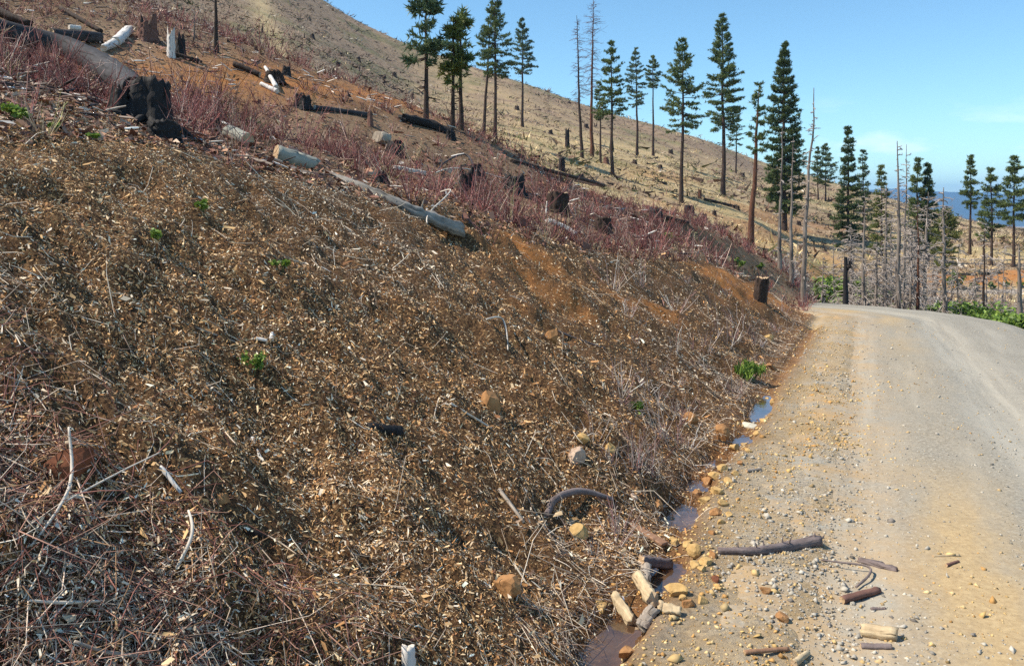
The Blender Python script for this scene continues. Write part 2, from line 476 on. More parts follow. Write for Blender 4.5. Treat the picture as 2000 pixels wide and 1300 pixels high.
# ------------------------------------------------------------------ terrain sheet
az_mid = np.arctan(np.linspace(-0.74, 0.74, 530))
az_l = np.radians(np.linspace(-84, math.degrees(az_mid[0]) - 0.6, 56))
az = np.concatenate([az_l, az_mid, -az_l[::-1]])
rr = np.concatenate([np.exp(np.linspace(math.log(0.5), math.log(30), 310)), np.exp(np.linspace(math.log(30), math.log(450), 176))[1:], np.exp(np.linspace(math.log(450), math.log(9000), 26))[1:]])
TH, RR = np.meshgrid(az, rr)
TX = RR * np.sin(TH); TY = RR * np.cos(TH)
TZ = H(TX, TY)
ts, tp = sp(TX, TY); tt, tww = tw(TX, TY)
def crest_p(s):
    return np.interp(s, [-6, 0, 1.5, 4.6, 7.2, 12, 16.4, 19], [3.4, 3.6, 3.8, 2.95, 2.4, 1.9, 1.4, 0.4])
def zones(X, Y):
    s, p = sp(X, Y); t, w = tw(X, Y)
    px = 1000 + F * X / np.maximum(Y, 0.5)
    n1 = fbm(X / 6, Y / 9, 51, 4); n2 = fbm(X / 2.2, Y / 2.2, 53, 4); n3 = fbm(X / 25, Y / 40, 55, 4)
    far = sstep(30, 40, Y + 6 * n1 + np.clip((px - 1150) / 60, 0, 6))
    greyish = far * sstep(60, 130, Y + 60 * n3 + np.clip((700 - px) * 0.14, -25, 60)) * (0.62 + 0.5 * n1)
    greyish = np.clip(greyish + far * np.clip((860 - px) / 300, 0, 0.95), 0, 1) * np.where(px > 1500, 0.75, 1.0)
    n4 = fbm(X / 26 + Y / 60, Y / 6.5, 59, 3)
    greyish = np.clip(greyish + far * 0.75 * sstep(0.06, 0.30, n4 + 0.3 * n3), 0, 1)
    # an old bulldozer trail up the hill, a grassy swathe
    tr_px = np.interp(np.maximum(Y, 1), [36, 60, 100, 160, 240], [585, 560, 525, 500, 480])
    trail = np.exp(-((px - tr_px) / (26 + 10 * n2)) ** 2) * sstep(34, 45, Y)
    greyish = greyish * (1 - trail)
    grass = far
    greyish = np.maximum(greyish, (1 - far) * sstep(1.0, 1.25, p / np.maximum(crest_p(s), 0.3)) * (p > 1) * (0.62 + 0.4 * n2))
    # orange bare soil: the raw upper cut to the right, the skid trail along the bench, patches
    hrel = p / np.maximum(crest_p(s), 0.3)
    o = 1.0 * sstep(5.0, 8.5, s) * (1 - sstep(17, 19, s)) * sstep(0.25, 0.55, hrel + 0.5 * n2) * (1 - sstep(0.98, 1.12, hrel + 0.15 * n2)) * sstep(-0.30, 0.06, n2 + 0.3 * n1)
    streak = fbm(s * 0.75, p * 0.28 + 4, 57, 3)
    o = np.maximum(o, sstep(2.4, 6.0, s) * (1 - sstep(17, 18.5, s)) * sstep(0.25, 0.5, hrel + 0.3 * n2) * (1 - sstep(1.0, 1.15, hrel)) * 0.9 * sstep(0.02, 0.22, streak + 0.55 * n2 - 0.01))
    bench = np.exp(-((p - (11.0 + 1.1 * n1 - 0.06 * (s - 12))) / 1.25) ** 2) * sstep(1, 6, s) * (1 - far)
    o = np.maximum(o, bench * 0.95)
    o = np.maximum(o, sstep(0.18, 0.42, n1 + 0.4 * n2) * (1 - far) * sstep(1.1, 1.4, hrel) * 0.75)
    e = Y - FY - 0.02 * (X - 25) - 1.2 * np.sin((X - 20) / 9.0)
    fb = sstep(1.5, 1.9, e) * (1 - sstep(4.6, 5.8, e + n1)) * sstep(13, 16, X)
    o = np.maximum(o, fb * np.where(X > 26, 1.0, 0.6))
    o = np.maximum(o, 0.5 * sstep(0.12, 0.34, n1 + 0.3 * n2) * sstep(40, 50, Y) * (1 - sstep(85, 110, Y)) * sstep(1150, 1300, px))
    gr = sstep(-1.95, -1.7, w + 0.2 * n2) * (1 - sstep(1.82, 2.06, w + 0.12 * n2))
    gr = gr * np.where(s > S0, 1 - sstep(0.8, 1.0, (t - S0) / RAD), 1.0)
    gr = np.maximum(gr, (np.abs(e) < 1.6) * sstep(13, 15, X) * 0.9)
    o = np.maximum(o, 0.35 * np.exp(-((w - ditch_w(t)) / 0.16) ** 2) * (t < 13)); gr = gr * (1 - 0.92 * np.exp(-((w - ditch_w(t)) / 0.21) ** 2) * (t < 13))
    nose = np.exp(-(((t - 17.0) / 1.6) ** 2 + ((w - 1.95) / 0.35) ** 2))
    o = np.maximum(o, nose)
    return np.stack([np.clip(grass, 0, 1), np.clip(o, 0, 1), np.clip(gr, 0, 1), np.clip(greyish, 0, 1)], -1)
ZN = zones(TX, TY)
nr, na = TX.shape
ii = np.arange(nr - 1)[:, None] * na + np.arange(na - 1)[None, :]
TF = np.stack([ii, ii + 1, ii + na + 1, ii + na], -1).reshape(-1, 4)
me = make_mesh('hillside', np.stack([TX, TY, TZ], -1), TF, M_GROUND, smooth=True)
a = me.color_attributes.new('zone', 'FLOAT_COLOR', 'POINT')
a.data.foreach_set('color', ZN.astype(np.float32).ravel())
link('ground', me, kind='structure')

# ------------------------------------------------------------------ gravel road
def road_material():
    g = NT('road gravel')
    tv = g.attr('tw', 'Vector')
    sx = g.n.new('ShaderNodeSeparateXYZ'); g.L(tv, sx.inputs[0])
    cells = g.sep(g.vor(70)); cells2 = g.sep(g.vor(24))
    streak = g.noise(1.0, 6, 0.6, (0.28, 3.2, 1), tv)
    patch = g.noise(0.8, 7, 0.65, (0.5, 1.3, 1), tv)
    base = g.ramp(cells[0], [(0.0, (0.175, 0.160, 0.131)), (0.45, (0.272, 0.251, 0.207)), (0.8, (0.338, 0.314, 0.262)), (1.0, (0.43, 0.404, 0.34))])
    dust = g.ramp(streak, [(0.3, (0.220, 0.204, 0.168)), (0.7, (0.355, 0.330, 0.275))])
    c = g.mix(g.rng(streak, 0.36, 0.6, 0.25, 0.8), base, dust)
    # yellow-brown fines worked up between the wheel tracks
    ww = g.math('ADD', sx.outputs['Y'], g.math('MULTIPLY', g.math('SUBTRACT', patch, 0.5), 1.3))
    band = g.rng(g.math('ABSOLUTE', g.math('SUBTRACT', ww, 0.45)), 0.46, 0.08)
    fade = g.math('MAXIMUM', g.math('MULTIPLY', g.rng(g.noise(0.30, 4, 0.5, (0.6, 1, 1), tv), 0.36, 0.54), g.rng(sx.outputs['X'], 9.5, 12.5, 0.25, 1.0)), g.rng(sx.outputs['X'], 4.2, 2.2))
    # wheel tracks: packed, dusty and paler
    tk = g.math('MAXIMUM', g.rng(g.math('ABSOLUTE', g.math('ADD', sx.outputs['Y'], 0.25)), 0.42, 0.12), g.rng(g.math('ABSOLUTE', g.math('SUBTRACT', sx.outputs['Y'], 1.02)), 0.28, 0.1))
    c = g.mix(g.math('MULTIPLY', tk, g.rng(g.noise(1.2, 5, 0.6, (0.25, 6, 1), tv), 0.38, 0.62, 0.0, 0.6)), c, (0.43, 0.397, 0.325))
    fines = g.ramp(g.noise(30, 8, 0.7), [(0.3, (0.32, 0.22, 0.11)), (0.7, (0.52, 0.39, 0.21))])
    c = g.mix(g.math('MULTIPLY', g.math('MULTIPLY', band, fade), 0.92), c, fines)
    sh = g.rng(sx.outputs['Y'], 0.55, 1.15)
    c = g.mix(g.math('MULTIPLY', sh, g.rng(g.noise(1.9, 8, 0.75), 0.38, 0.62, 0.0, 0.85)), c, (0.43, 0.275, 0.12))
    g.bump(g.math('ADD', cells[1], g.math('MULTIPLY', cells2[0], 0.6)), 0.55, 0.012)
    return g.done(c, 0.92)
M_ROAD = road_material()
rt = np.concatenate([np.linspace(-4, 9, 400), np.linspace(9, 25.0, 170)[1:]])
rw = np.linspace(1.84, -1.9, 104)
RT, RW = np.meshgrid(rt, rw, indexing='ij')
RX, RY = from_tw(RT, RW)
edge = sstep(1.30, 1.80, RW + 0.42 * fbm(RT * 1.9, RW * 2.0, 61, 4, 0.6)) + sstep(-1.55, -1.9, RW + 0.25 * fbm(RT * 1.1, RW * 0 + 7, 62, 3))
ruts = -0.034 * np.exp(-((RW - 1.05 + 0.05 * np.sin(RT * 0.5)) / 0.22) ** 2) - 0.040 * np.exp(-((RW + 0.25 - 0.06 * np.sin(RT * 0.4 + 1)) / 0.26) ** 2)
RZ = zr(RT) + ruts - 0.02 * (RW / 1.8) ** 2 + 0.012 * fbm(RT * 1.4, RW * 3, 63, 4) + 0.006 * vnoise(RT * 13, RW * 13, 65) - 0.055 * edge - 0.17 * sstep(1.54, 1.76, RW + 0.12 * fbm(RT * 4, RW * 3, 67, 3)) + 0.012
nr2, na2 = RX.shape
ii = np.arange(nr2 - 1)[:, None] * na2 + np.arange(na2 - 1)[None, :]
RFc = np.stack([ii, ii + na2, ii + na2 + 1, ii + 1], -1).reshape(-1, 4)[:, ::-1]
me = make_mesh('gravel_road', np.stack([RX, RY, RZ], -1), RFc, M_ROAD, smooth=True)
a = me.attributes.new('tw', 'FLOAT_VECTOR', 'POINT')
a.data.foreach_set('vector', np.stack([RT, RW, RT * 0], -1).astype(np.float32).ravel())
link('gravel_road', me, kind='structure')
def road_top(x, y):
    t, w = tw(np.array([x]), np.array([y]))
    t = float(t[0]); w = float(w[0])
    i = int(np.clip(np.searchsorted(rt, t), 0, len(rt) - 1)); j = int(np.clip((1.84 - w) / 3.74 * 103, 0, 103))
    g_ = hz(x, y)
    return max(g_, float(RZ[i, j])) if -1.9 < w < 1.84 else g_
def road_top_v(X, Y):
    t, w = tw(X, Y)
    i = np.clip(np.searchsorted(rt, t), 0, len(rt) - 1); j = np.clip((1.84 - w) / 3.74 * 103, 0, 103).astype(int)
    g_ = H(X, Y)
    return np.where((w > -1.9) & (w < 1.84), np.maximum(g_, RZ[i, j]), g_)
def on_road(px, py):
    x, y, t, w = pix_road(px, py)
    for _ in range(4):
        z = road_top(x, y); y = (EYE - z) / ((py - HZ) / F); x = (px - 1000) / F * y
    return Vector((x, y, road_top(x, y)))

# far leg of the road across the draw
fx = np.linspace(13, 78, 130)
fw = np.linspace(-1.55, 1.55, 9)
FXg, FWg = np.meshgrid(fx, fw, indexing='ij')
FYg = FY + 0.02 * (FXg - 25) + 1.2 * np.sin((FXg - 20) / 9.0) + FWg
FZg = far_z(FXg) + 0.05 - 0.03 * (FWg / 1.5) ** 2
n1_, n2_ = FXg.shape
ii = np.arange(n1_ - 1)[:, None] * n2_ + np.arange(n2_ - 1)[None, :]
me = make_mesh('far_road', np.stack([FXg, FYg, FZg], -1), np.stack([ii, ii + n2_, ii + n2_ + 1, ii + 1], -1).reshape(-1, 4), simple('far road gravel', (0.30, 0.26, 0.22), (0.42, 0.36, 0.30), 3))
link('far_road', me, kind='structure')

# ------------------------------------------------------------------ seep water in the ditch
def water_material():
    g = NT('ditch water')
    n = g.noise(26, 4, 0.5)
    fr = g.n.new('ShaderNodeFresnel'); fr.inputs['IOR'].default_value = 1.33
    gl = g.n.new('ShaderNodeBsdfGlossy'); gl.inputs['Roughness'].default_value = 0.03
    tr = g.n.new('ShaderNodeBsdfTransparent'); tr.inputs[0].default_value = (0.80, 0.66, 0.54, 1)
    bp = g.n.new('ShaderNodeBump'); bp.inputs['Strength'].default_value = 0.25; bp.inputs['Distance'].default_value = 0.004
    g.L(n, bp.inputs['Height']); g.L(bp.outputs[0], fr.inputs['Normal']); g.L(bp.outputs[0], gl.inputs['Normal'])
    df = g.n.new('ShaderNodeBsdfDiffuse'); g.L(g.ramp(g.noise(5, 4, 0.5), [(0.35, (0.11, 0.066, 0.04)), (0.65, (0.24, 0.145, 0.08))]), df.inputs[0])
    mm = g.n.new('ShaderNodeMixShader'); mm.inputs[0].default_value = 0.5       # silt in the water
    g.L(tr.outputs[0], mm.inputs[1]); g.L(df.outputs[0], mm.inputs[2])
    mx = g.n.new('ShaderNodeMixShader')
    g.L(g.math('MINIMUM', g.math('MULTIPLY', fr.outputs[0], 2.4), 0.8), mx.inputs[0])
    g.L(mm.outputs[0], mx.inputs[1]); g.L(gl.outputs[0], mx.inputs[2])
    g.L(mx.outputs[0], g.out.inputs['Surface'])
    return g.m
M_WATER = water_material()
M_MUD = simple('ditch mud', (0.10, 0.055, 0.03), (0.26, 0.15, 0.06), 9, bump=0.3)
for k, (pt_, pw_, hl, hw) in enumerate(_pt):
    ts_ = np.linspace(pt_ - hl * 1.5, pt_ + hl * 1.5, 26); ws_ = np.linspace(-0.42, 0.30, 10)
    A, B = np.meshgrid(ts_, ws_, indexing='ij')
    WX, WY = from_tw(A, ditch_w(A) + B)
    lvl = float(zr(pt_)) - 0.098
    WZ = np.full_like(WX, lvl)
    ii = np.arange(25)[:, None] * 10 + np.arange(9)[None, :]
    fq = np.stack([ii, ii + 10, ii + 11, ii + 1], -1).reshape(-1, 4)
    # keep only the part of the sheet that the ditch holds
    gz = H(WX, WY)
    keep = (gz.ravel()[fq] < lvl + 0.02).any(1)
    if keep.any():
        link('ditch_water', make_mesh('ditch_water', np.stack([WX, WY, WZ], -1), fq[keep], M_WATER), kind='structure')

# ------------------------------------------------------------------ blue ridge far down the valley
gx = np.linspace(-1500, 9500, 220); gy = np.linspace(4200, 7800, 34)
GX, GY = np.meshgrid(gx, gy)
prof = np.interp(GY, [4200, 5200, 6200, 7800], [-250, -90, 1.0, -120])
top = 92 + 150 * fbm(GX / 2100, GY / 5000, 71, 4) + np.interp(GX, [-1500, 1500, 2600, 6000, 9500], [40, 60, 25, 10, 60])
GZ = np.where(prof > -60, prof, prof) + sstep(4200, 6200, GY) * (1 - sstep(6300, 7800, GY)) * top + 75 * fbm(GX / 520, GY / 900, 73, 4) * (1 - sstep(6000, 6300, GY) * 0.6)
n1_, n2_ = GX.shape
ii = np.arange(n1_ - 1)[:, None] * n2_ + np.arange(n2_ - 1)[None, :]
link('ridge_hills', make_mesh('ridge_hills', np.stack([GX, GY, GZ], -1), np.stack([ii, ii + 1, ii + n2_ + 1, ii + n2_], -1).reshape(-1, 4), simple('far forest', (0.018, 0.035, 0.022), (0.05, 0.07, 0.04), 0.004, bump=0), smooth=True), kind='structure')

# ------------------------------------------------------------------ the air between
def haze_material():
    m = bpy.data.materials.new('haze air'); m.use_nodes = True
    n = m.node_tree.nodes; n.clear()
    out = n.new('ShaderNodeOutputMaterial'); v = n.new('ShaderNodeVolumePrincipled')
    v.inputs['Color'].default_value = (0.30, 0.58, 1.0, 1)
    v.inputs['Density'].default_value = HAZE_DENSITY
    v.inputs['Anisotropy'].default_value = 0.0
    m.node_tree.links.new(v.outputs[0], out.inputs['Volume'])
    return m
HAZE_DENSITY = 0.00016
hb = np.array([[x, y, z] for x in (-9600, 9900) for y in (-300, 9200) for z in (-270, 165)], float)
hf = np.array([[0, 1, 3, 2], [4, 6, 7, 5], [0, 4, 5, 1], [2, 3, 7, 6], [0, 2, 6, 4], [1, 5, 7, 3]])
link('haze', make_mesh('haze', hb, hf, haze_material()), kind='stuff')

# ------------------------------------------------------------------ materials of things
M_CHAR = simple('charred wood', (0.006, 0.006, 0.007), (0.035, 0.032, 0.033), 9, (3, 3, 0.6), 0.75, 0.8, 0.03, grain=26)
M_CHARB = simple('charred bark', (0.012, 0.010, 0.009), (0.085, 0.055, 0.042), 8, (3, 3, 0.6), 0.85, 0.9, 0.03, grain=26)
M_GREYLOG = simple('weathered grey wood', (0.010, 0.0095, 0.011), (0.075, 0.073, 0.080), 5, (1, 1, 1), 0.85, 0.6, 0.02, grain=22)
M_SPLIT = simple('split weathered wood', (0.02, 0.018, 0.017), (0.44, 0.41, 0.37), 5, None, 0.85, 0.8, 0.02, grain=30)
M_PALE = simple('bleached wood', (0.42, 0.36, 0.29), (0.76, 0.70, 0.62), 9, None, 0.8, 0.5, 0.01, grain=40)
M_WHITE = simple('white bleached wood', (0.42, 0.39, 0.36), (0.78, 0.75, 0.71), 9, None, 0.8, 0.4, 0.01, grain=40)
M_SAGE = simple('grey green weathered log', (0.20, 0.20, 0.17), (0.40, 0.40, 0.34), 7, None, 0.8, 0.4, 0.01, grain=26)
M_CUT = simple('sawn wood end', (0.30, 0.19, 0.10), (0.62, 0.46, 0.30), 14, None, 0.85, 0.4, 0.006)
M_PEEL = simple('peeled wood', (0.24, 0.16, 0.085), (0.70, 0.57, 0.37), 14, None, 0.8, 1.0, 0.012, grain=60)
M_PEELG = simple('grey peeled wood', (0.13, 0.105, 0.085), (0.48, 0.41, 0.34), 14, None, 0.8, 1.0, 0.012, grain=60)
M_BARK = simple('grey brown bark', (0.07, 0.052, 0.05), (0.27, 0.22, 0.21), 24, (1, 1, 1), 0.9, 0.9, 0.01, grain=60)
M_REDBARK = simple('red brown bark', (0.09, 0.045, 0.035), (0.24, 0.13, 0.10), 20, None, 0.9, 0.8, 0.01, grain=60)
M_BOARD = simple('wet board', (0.20, 0.10, 0.055), (0.38, 0.22, 0.13), 12, (4, 1, 1), 0.6, 0.4, 0.005)
M_ROCKO = simple('orange rock', (0.22, 0.105, 0.04), (0.46, 0.25, 0.11), 16, None, 0.9, 0.7, 0.01)
M_ROCKY = simple('ochre rock', (0.33, 0.20, 0.07), (0.60, 0.41, 0.18), 22, None, 0.9, 0.7, 0.008)
M_ROCKP = simple('pinkish grey rock', (0.30, 0.21, 0.15), (0.52, 0.40, 0.31), 14, None, 0.9, 0.6, 0.01)
M_ROCKR = simple('red brown rock', (0.10, 0.035, 0.018), (0.24, 0.09, 0.045), 9, None, 0.9, 0.7, 0.02)
M_ROCKW = simple('white rock', (0.50, 0.45, 0.34), (0.70, 0.66, 0.52), 16, None, 0.9, 0.6, 0.01)
M_ROCKG = simple('tan grey boulder', (0.22, 0.18, 0.14), (0.42, 0.36, 0.28), 7, None, 0.9, 0.6, 0.02)
M_TRUNK = simple('pine trunk bark', (0.022, 0.016, 0.014), (0.095, 0.062, 0.048), 6, (2, 2, 0.5), 0.9, 0.8, 0.03)
M_REDTRUNK = simple('scorched red trunk', (0.035, 0.018, 0.013), (0.19, 0.085, 0.05), 4, (2, 2, 0.4), 0.9, 0.8, 0.03)
M_DEAD = simple('grey dead trunk', (0.035, 0.026, 0.023), (0.34, 0.29, 0.25), 3.0, (2.5, 2.5, 0.5), 0.85, 0.7, 0.02)
M_DEADTWIG = simple('dead twigs', (0.20, 0.165, 0.15), (0.48, 0.43, 0.39), 3, None, 0.85, 0)
M_BROWNTWIG = simple('brown dead twigs', (0.08, 0.05, 0.055), (0.20, 0.13, 0.13), 3, None, 0.85, 0)
M_NEEDLE = tinted('pine needles', 0.55, 0.2, 0.3)
M_LEAF = tinted('green leaves', 0.5, 0.25, 0.3)

# ------------------------------------------------------------------ rocks
def rock_mesh(name, dims, mat, seed, cuts=9, sub=2, keen=0.58):
    r = np.random.default_rng(seed)
    bm = bmesh.new(); bmesh.ops.create_icosphere(bm, subdivisions=sub + 1, radius=1.0)
    V = np.array([v.co[:] for v in bm.verts])
    for _ in range(cuts):
        n = r.normal(size=3); n /= np.linalg.norm(n)
        d = r.uniform(keen - 0.2, keen + 0.2)
        over = V @ n - d
        V = V - np.where(over > 0, over, 0)[:, None] * n[None, :] * 0.97
    V = V * (1 + 0.05 * r.normal(size=(len(V), 1)) * 0.5)
    V = V * np.asarray(dims) * 0.5 / np.abs(V).max(0)
    for v, c in zip(bm.verts, V): v.co = c
    me = bpy.data.meshes.new(name); bm.to_mesh(me); bm.free()
    me.materials.append(mat)
    return me
def rock(px, py, w_px, h_px, mat, label, seed, name='rock', road=False, sink=0.32, rz=None, depth=1.0, group=None, cat='rock', mesh=None):
    b = on_road(px, py + h_px * 0.4) if road else ground(px, py + h_px * 0.4)
    k = b.y / F
    dims = (w_px * k, w_px * k * depth, h_px * k / (1 - sink))
    me = rock_mesh(name, dims, mat, seed)
    o = link(name, me, label=label, cat=cat, group=group, loc=(b.x, b.y + dims[1] * 0.3, b.z + dims[2] * (0.5 - sink)))
    rr_ = random.Random(seed)
    o.rotation_euler = (rr_.uniform(-0.2, 0.2), rr_.uniform(-0.2, 0.2), rz if rz is not None else rr_.uniform(-0.25, 0.25))
    return o

# ------------------------------------------------------------------ logs, branches, sticks
def log_mesh(name, pts, radii, mats, sides=12, rings=14, rough=0.10, seed=0, flat=None):
    r = np.random.default_rng(seed)
    pts = np.array([tuple(p) for p in pts], float); org = pts.mean(0)
    seg = np.concatenate([[0], np.cumsum(np.linalg.norm(np.diff(pts, axis=0), axis=1))])
    q = np.linspace(0, seg[-1], rings)
    if len(pts) > 2:
        P = cspline(seg, pts, q)
    else:
        P = np.stack([np.interp(q, seg, pts[:, i]) for i in range(3)], -1)
    R = np.interp(q, np.linspace(0, seg[-1], len(radii)), radii)
    P = P + (r.normal(size=P.shape) * R[:, None] * 0.05)
    V, Fs = tubes(P[None] - org, R[None], sides)
    V = V.reshape(rings, sides, 3)
    ctr = (P - org)[:, None, :]
    lobes = 1 + rough * (r.normal(size=(1, sides, 1)) * 0.5 + r.normal(size=(rings, sides, 1)) * 0.45)
    V = ctr + (V - ctr) * lobes
    # ragged ends
    ax0 = (P[1] - P[0]) / np.linalg.norm(P[1] - P[0]); ax1 = (P[-1] - P[-2]) / np.linalg.norm(P[-1] - P[-2])
    V[0] += ax0 * (r.normal(size=(sides, 1)) * R[0] * rough); V[-1] += ax1 * (r.normal(size=(sides, 1)) * R[-1] * rough)
    n = rings * sides
    V = np.concatenate([V.reshape(-1, 3), (P[0] - org)[None], (P[-1] - org)[None]])
    j = np.arange(sides); j2 = (j + 1) % sides
    c0 = np.stack([np.full(sides, n), j2, j], -1); c1 = np.stack([np.full(sides, n + 1), n - sides + j, n - sides + j2], -1)
    mi = np.concatenate([np.zeros(len(Fs[0])), np.ones(2 * sides)])
    me = make_mesh(name, V, [Fs[0], c0, c1], mats, midx=mi)
    thg = np.arange(sides) * 2 * math.pi / sides
    gv = np.zeros((len(V), 3))
    gv[:n, 0] = np.repeat(q, sides); gv[:n, 1] = (R[:, None] * np.cos(thg)).ravel(); gv[:n, 2] = (R[:, None] * np.sin(thg)).ravel()
    gv[n, 0] = q[0]; gv[n + 1, 0] = q[-1]
    me.attributes.new('grain', 'FLOAT_VECTOR', 'POINT').data.foreach_set('vector', (gv + seed * 1.7).astype(np.float32).ravel())
    return me, Vector(org)
def log(name, label, cat, pix, rad_px, mats, road=False, lift=0.6, sides=12, rings=14, rough=0.10, seed=0, group=None, stubs=(), rise=None, smooth=True):
    """a log, branch or stick lying along photo positions; rad_px radii as seen"""
    pts = []; rads = []
    n = len(pix)
    for i, (a, b) in enumerate(pix):
        g_ = on_road(a, b) if road else ground(a, b)
        rp = np.interp(i / (n - 1), np.linspace(0, 1, len(rad_px)), rad_px)
        pts.append(g_); rads.append(rp * g_.y / F)
    for i in range(n):
        pts[i] = pts[i] + Vector((0, 0, rads[i] * lift + (rise[i] if rise else 0)))
    for i in range(n - 1):
        for f in np.linspace(0, 1, 8):
            q = pts[i].lerp(pts[i + 1], f); CLEAR.append((q.x, q.y, max(rads[i] * 1.8, 0.06)))
    me, org = log_mesh(name, pts, rads, mats, sides, rings, rough, seed)
    if smooth:
        ar = np.zeros(len(me.polygons), bool); ar[:-(2 * sides)] = True
        me.polygons.foreach_set('use_smooth', ar)
    o = link(name, me, label=label, cat=cat, group=group, loc=org)
    r = random.Random(seed + 5)
    for (f, ln, ang) in stubs:
        x = f * (n - 1); i = min(int(x), n - 2)
        p0 = pts[i].lerp(pts[i + 1], x - i) - org
        rad = rads[0] + (rads[-1] - rads[0]) * f
        tip = p0 + Vector((math.sin(ang) * 0.35 + r.uniform(-0.2, 0.2), r.uniform(-0.5, 0.2), math.cos(ang))).normalized() * ln
        sm, so = log_mesh('branch_stub', [p0, (p0 + tip) / 2 + Vector((r.uniform(-.1, .1) * ln, 0, 0)), tip], [rad * 0.26, rad * 0.2, rad * 0.08], mats, 5, 6, 0.08, seed + int(f * 100))
        link('branch_stub', sm, parent=o, loc=so)
    return o

# ------------------------------------------------------------------ stumps
CLEAR = []          # where brush may not hide what stands there
def stump_mesh(name, r0, h, mats, seed, jag=0.15, flare=0.45, lean=(0, 0), sides=32, rings=13, taper=0.85, hollow=0.3):
    r = np.random.default_rng(seed)
    th = np.arange(sides) * 2 * math.pi / sides
    lob = 0.16 * np.sin(th * 3 + r.uniform(0, 6)) + 0.10 * np.sin(th * 5 + r.uniform(0, 6)) + 0.05 * r.normal(size=sides)
    ridge = 0.05 * r.normal(size=sides)
    topj = h * (1 + jag * (np.sin(th * 2 + r.uniform(0, 6)) * 0.6 + r.normal(size=sides) * 0.55))
    V = np.zeros((rings, sides, 3))
    for i in range(rings):
        f = i / (rings - 1)
        z = -0.25 * h * (1 - f) + topj * f
        fl = flare * math.exp(-f * 3.6)
        rad = r0 * ((1 + (taper - 1) * f) + fl * (1 + 1.6 * lob) + lob * 0.5) * (1 + 0.07 * r.normal(size=sides) + ridge)
        V[i, :, 0] = rad * np.cos(th) + lean[0] * z; V[i, :, 1] = rad * np.sin(th) + lean[1] * z; V[i, :, 2] = z
    inner = V[-1].copy(); cen = inner.mean(0)
    inner = cen + (inner - cen) * 0.62; inner[:, 2] = h * (1 - hollow * jag * 3) + jag * h * 0.4 * r.normal(size=sides)
    n = rings * sides
    VV = np.concatenate([V.reshape(-1, 3), inner, [cen * [1, 1, 0] + [0, 0, h * (1 - hollow * jag * 4)]]])
    j = np.arange(sides); j2 = (j + 1) % sides
    i_ = (np.arange(rings - 1) * sides)[:, None]
    q = np.stack([i_ + j, i_ + j2, i_ + sides + j2, i_ + sides + j], -1).reshape(-1, 4)
    cap1 = np.stack([n - sides + j, n - sides + j2, n + j2, n + j], -1)
    cap2 = np.stack([n + j, n + j2, np.full(sides, n + sides)], -1)
    mi = np.concatenate([np.zeros(len(q)), np.ones(2 * sides)])
    me = make_mesh(name, VV, [np.concatenate([q, cap1]), cap2], mats, midx=mi)
    me.attributes.new('grain', 'FLOAT_VECTOR', 'POINT').data.foreach_set('vector', (VV[:, [2, 0, 1]] + seed * 1.7).astype(np.float32).ravel())
    return me
def stump(px, py, w_px, h_px, label, seed, mats=None, jag=0.15, flare=0.45, lean=(0, 0), cat='stump', name='tree_stump', Y=None, group=None, taper=0.85, roots=0):
    b = at_depth(px, Y) if Y else ground(px, py)
    k = b.y / F
    me = stump_mesh(name, w_px * k * 0.5, h_px * k, mats or [M_CHARB, M_CHAR], seed, jag, flare, lean, taper=taper)
    o = link(name, me, label=label, cat=cat, group=group, loc=b)
    if b.y < 40: CLEAR.append((b.x, b.y, w_px * k * 0.75))
    r = random.Random(seed)
    for i in range(roots):
        a = r.uniform(0, 6.28); ln = w_px * k * r.uniform(0.5, 1.0)
        p0 = Vector((math.cos(a) * w_px * k * 0.4, math.sin(a) * w_px * k * 0.4, h_px * k * 0.12)); p2 = Vector((math.cos(a) * (ln + w_px * k * .4), math.sin(a) * (ln + w_px * k * .4), 0))
        p2.z = hz(b.x + p2.x, b.y + p2.y) - b.z - 0.01
        sm, so = log_mesh('root', [p0, (p0 + p2) / 2 + Vector((0, 0, 0.02)), p2], [w_px * k * 0.12, w_px * k * 0.08, w_px * k * 0.03], mats or [M_CHARB, M_CHAR], 6, 7, 0.1, seed + i)
        link('root', sm, parent=o, loc=so)
    return o

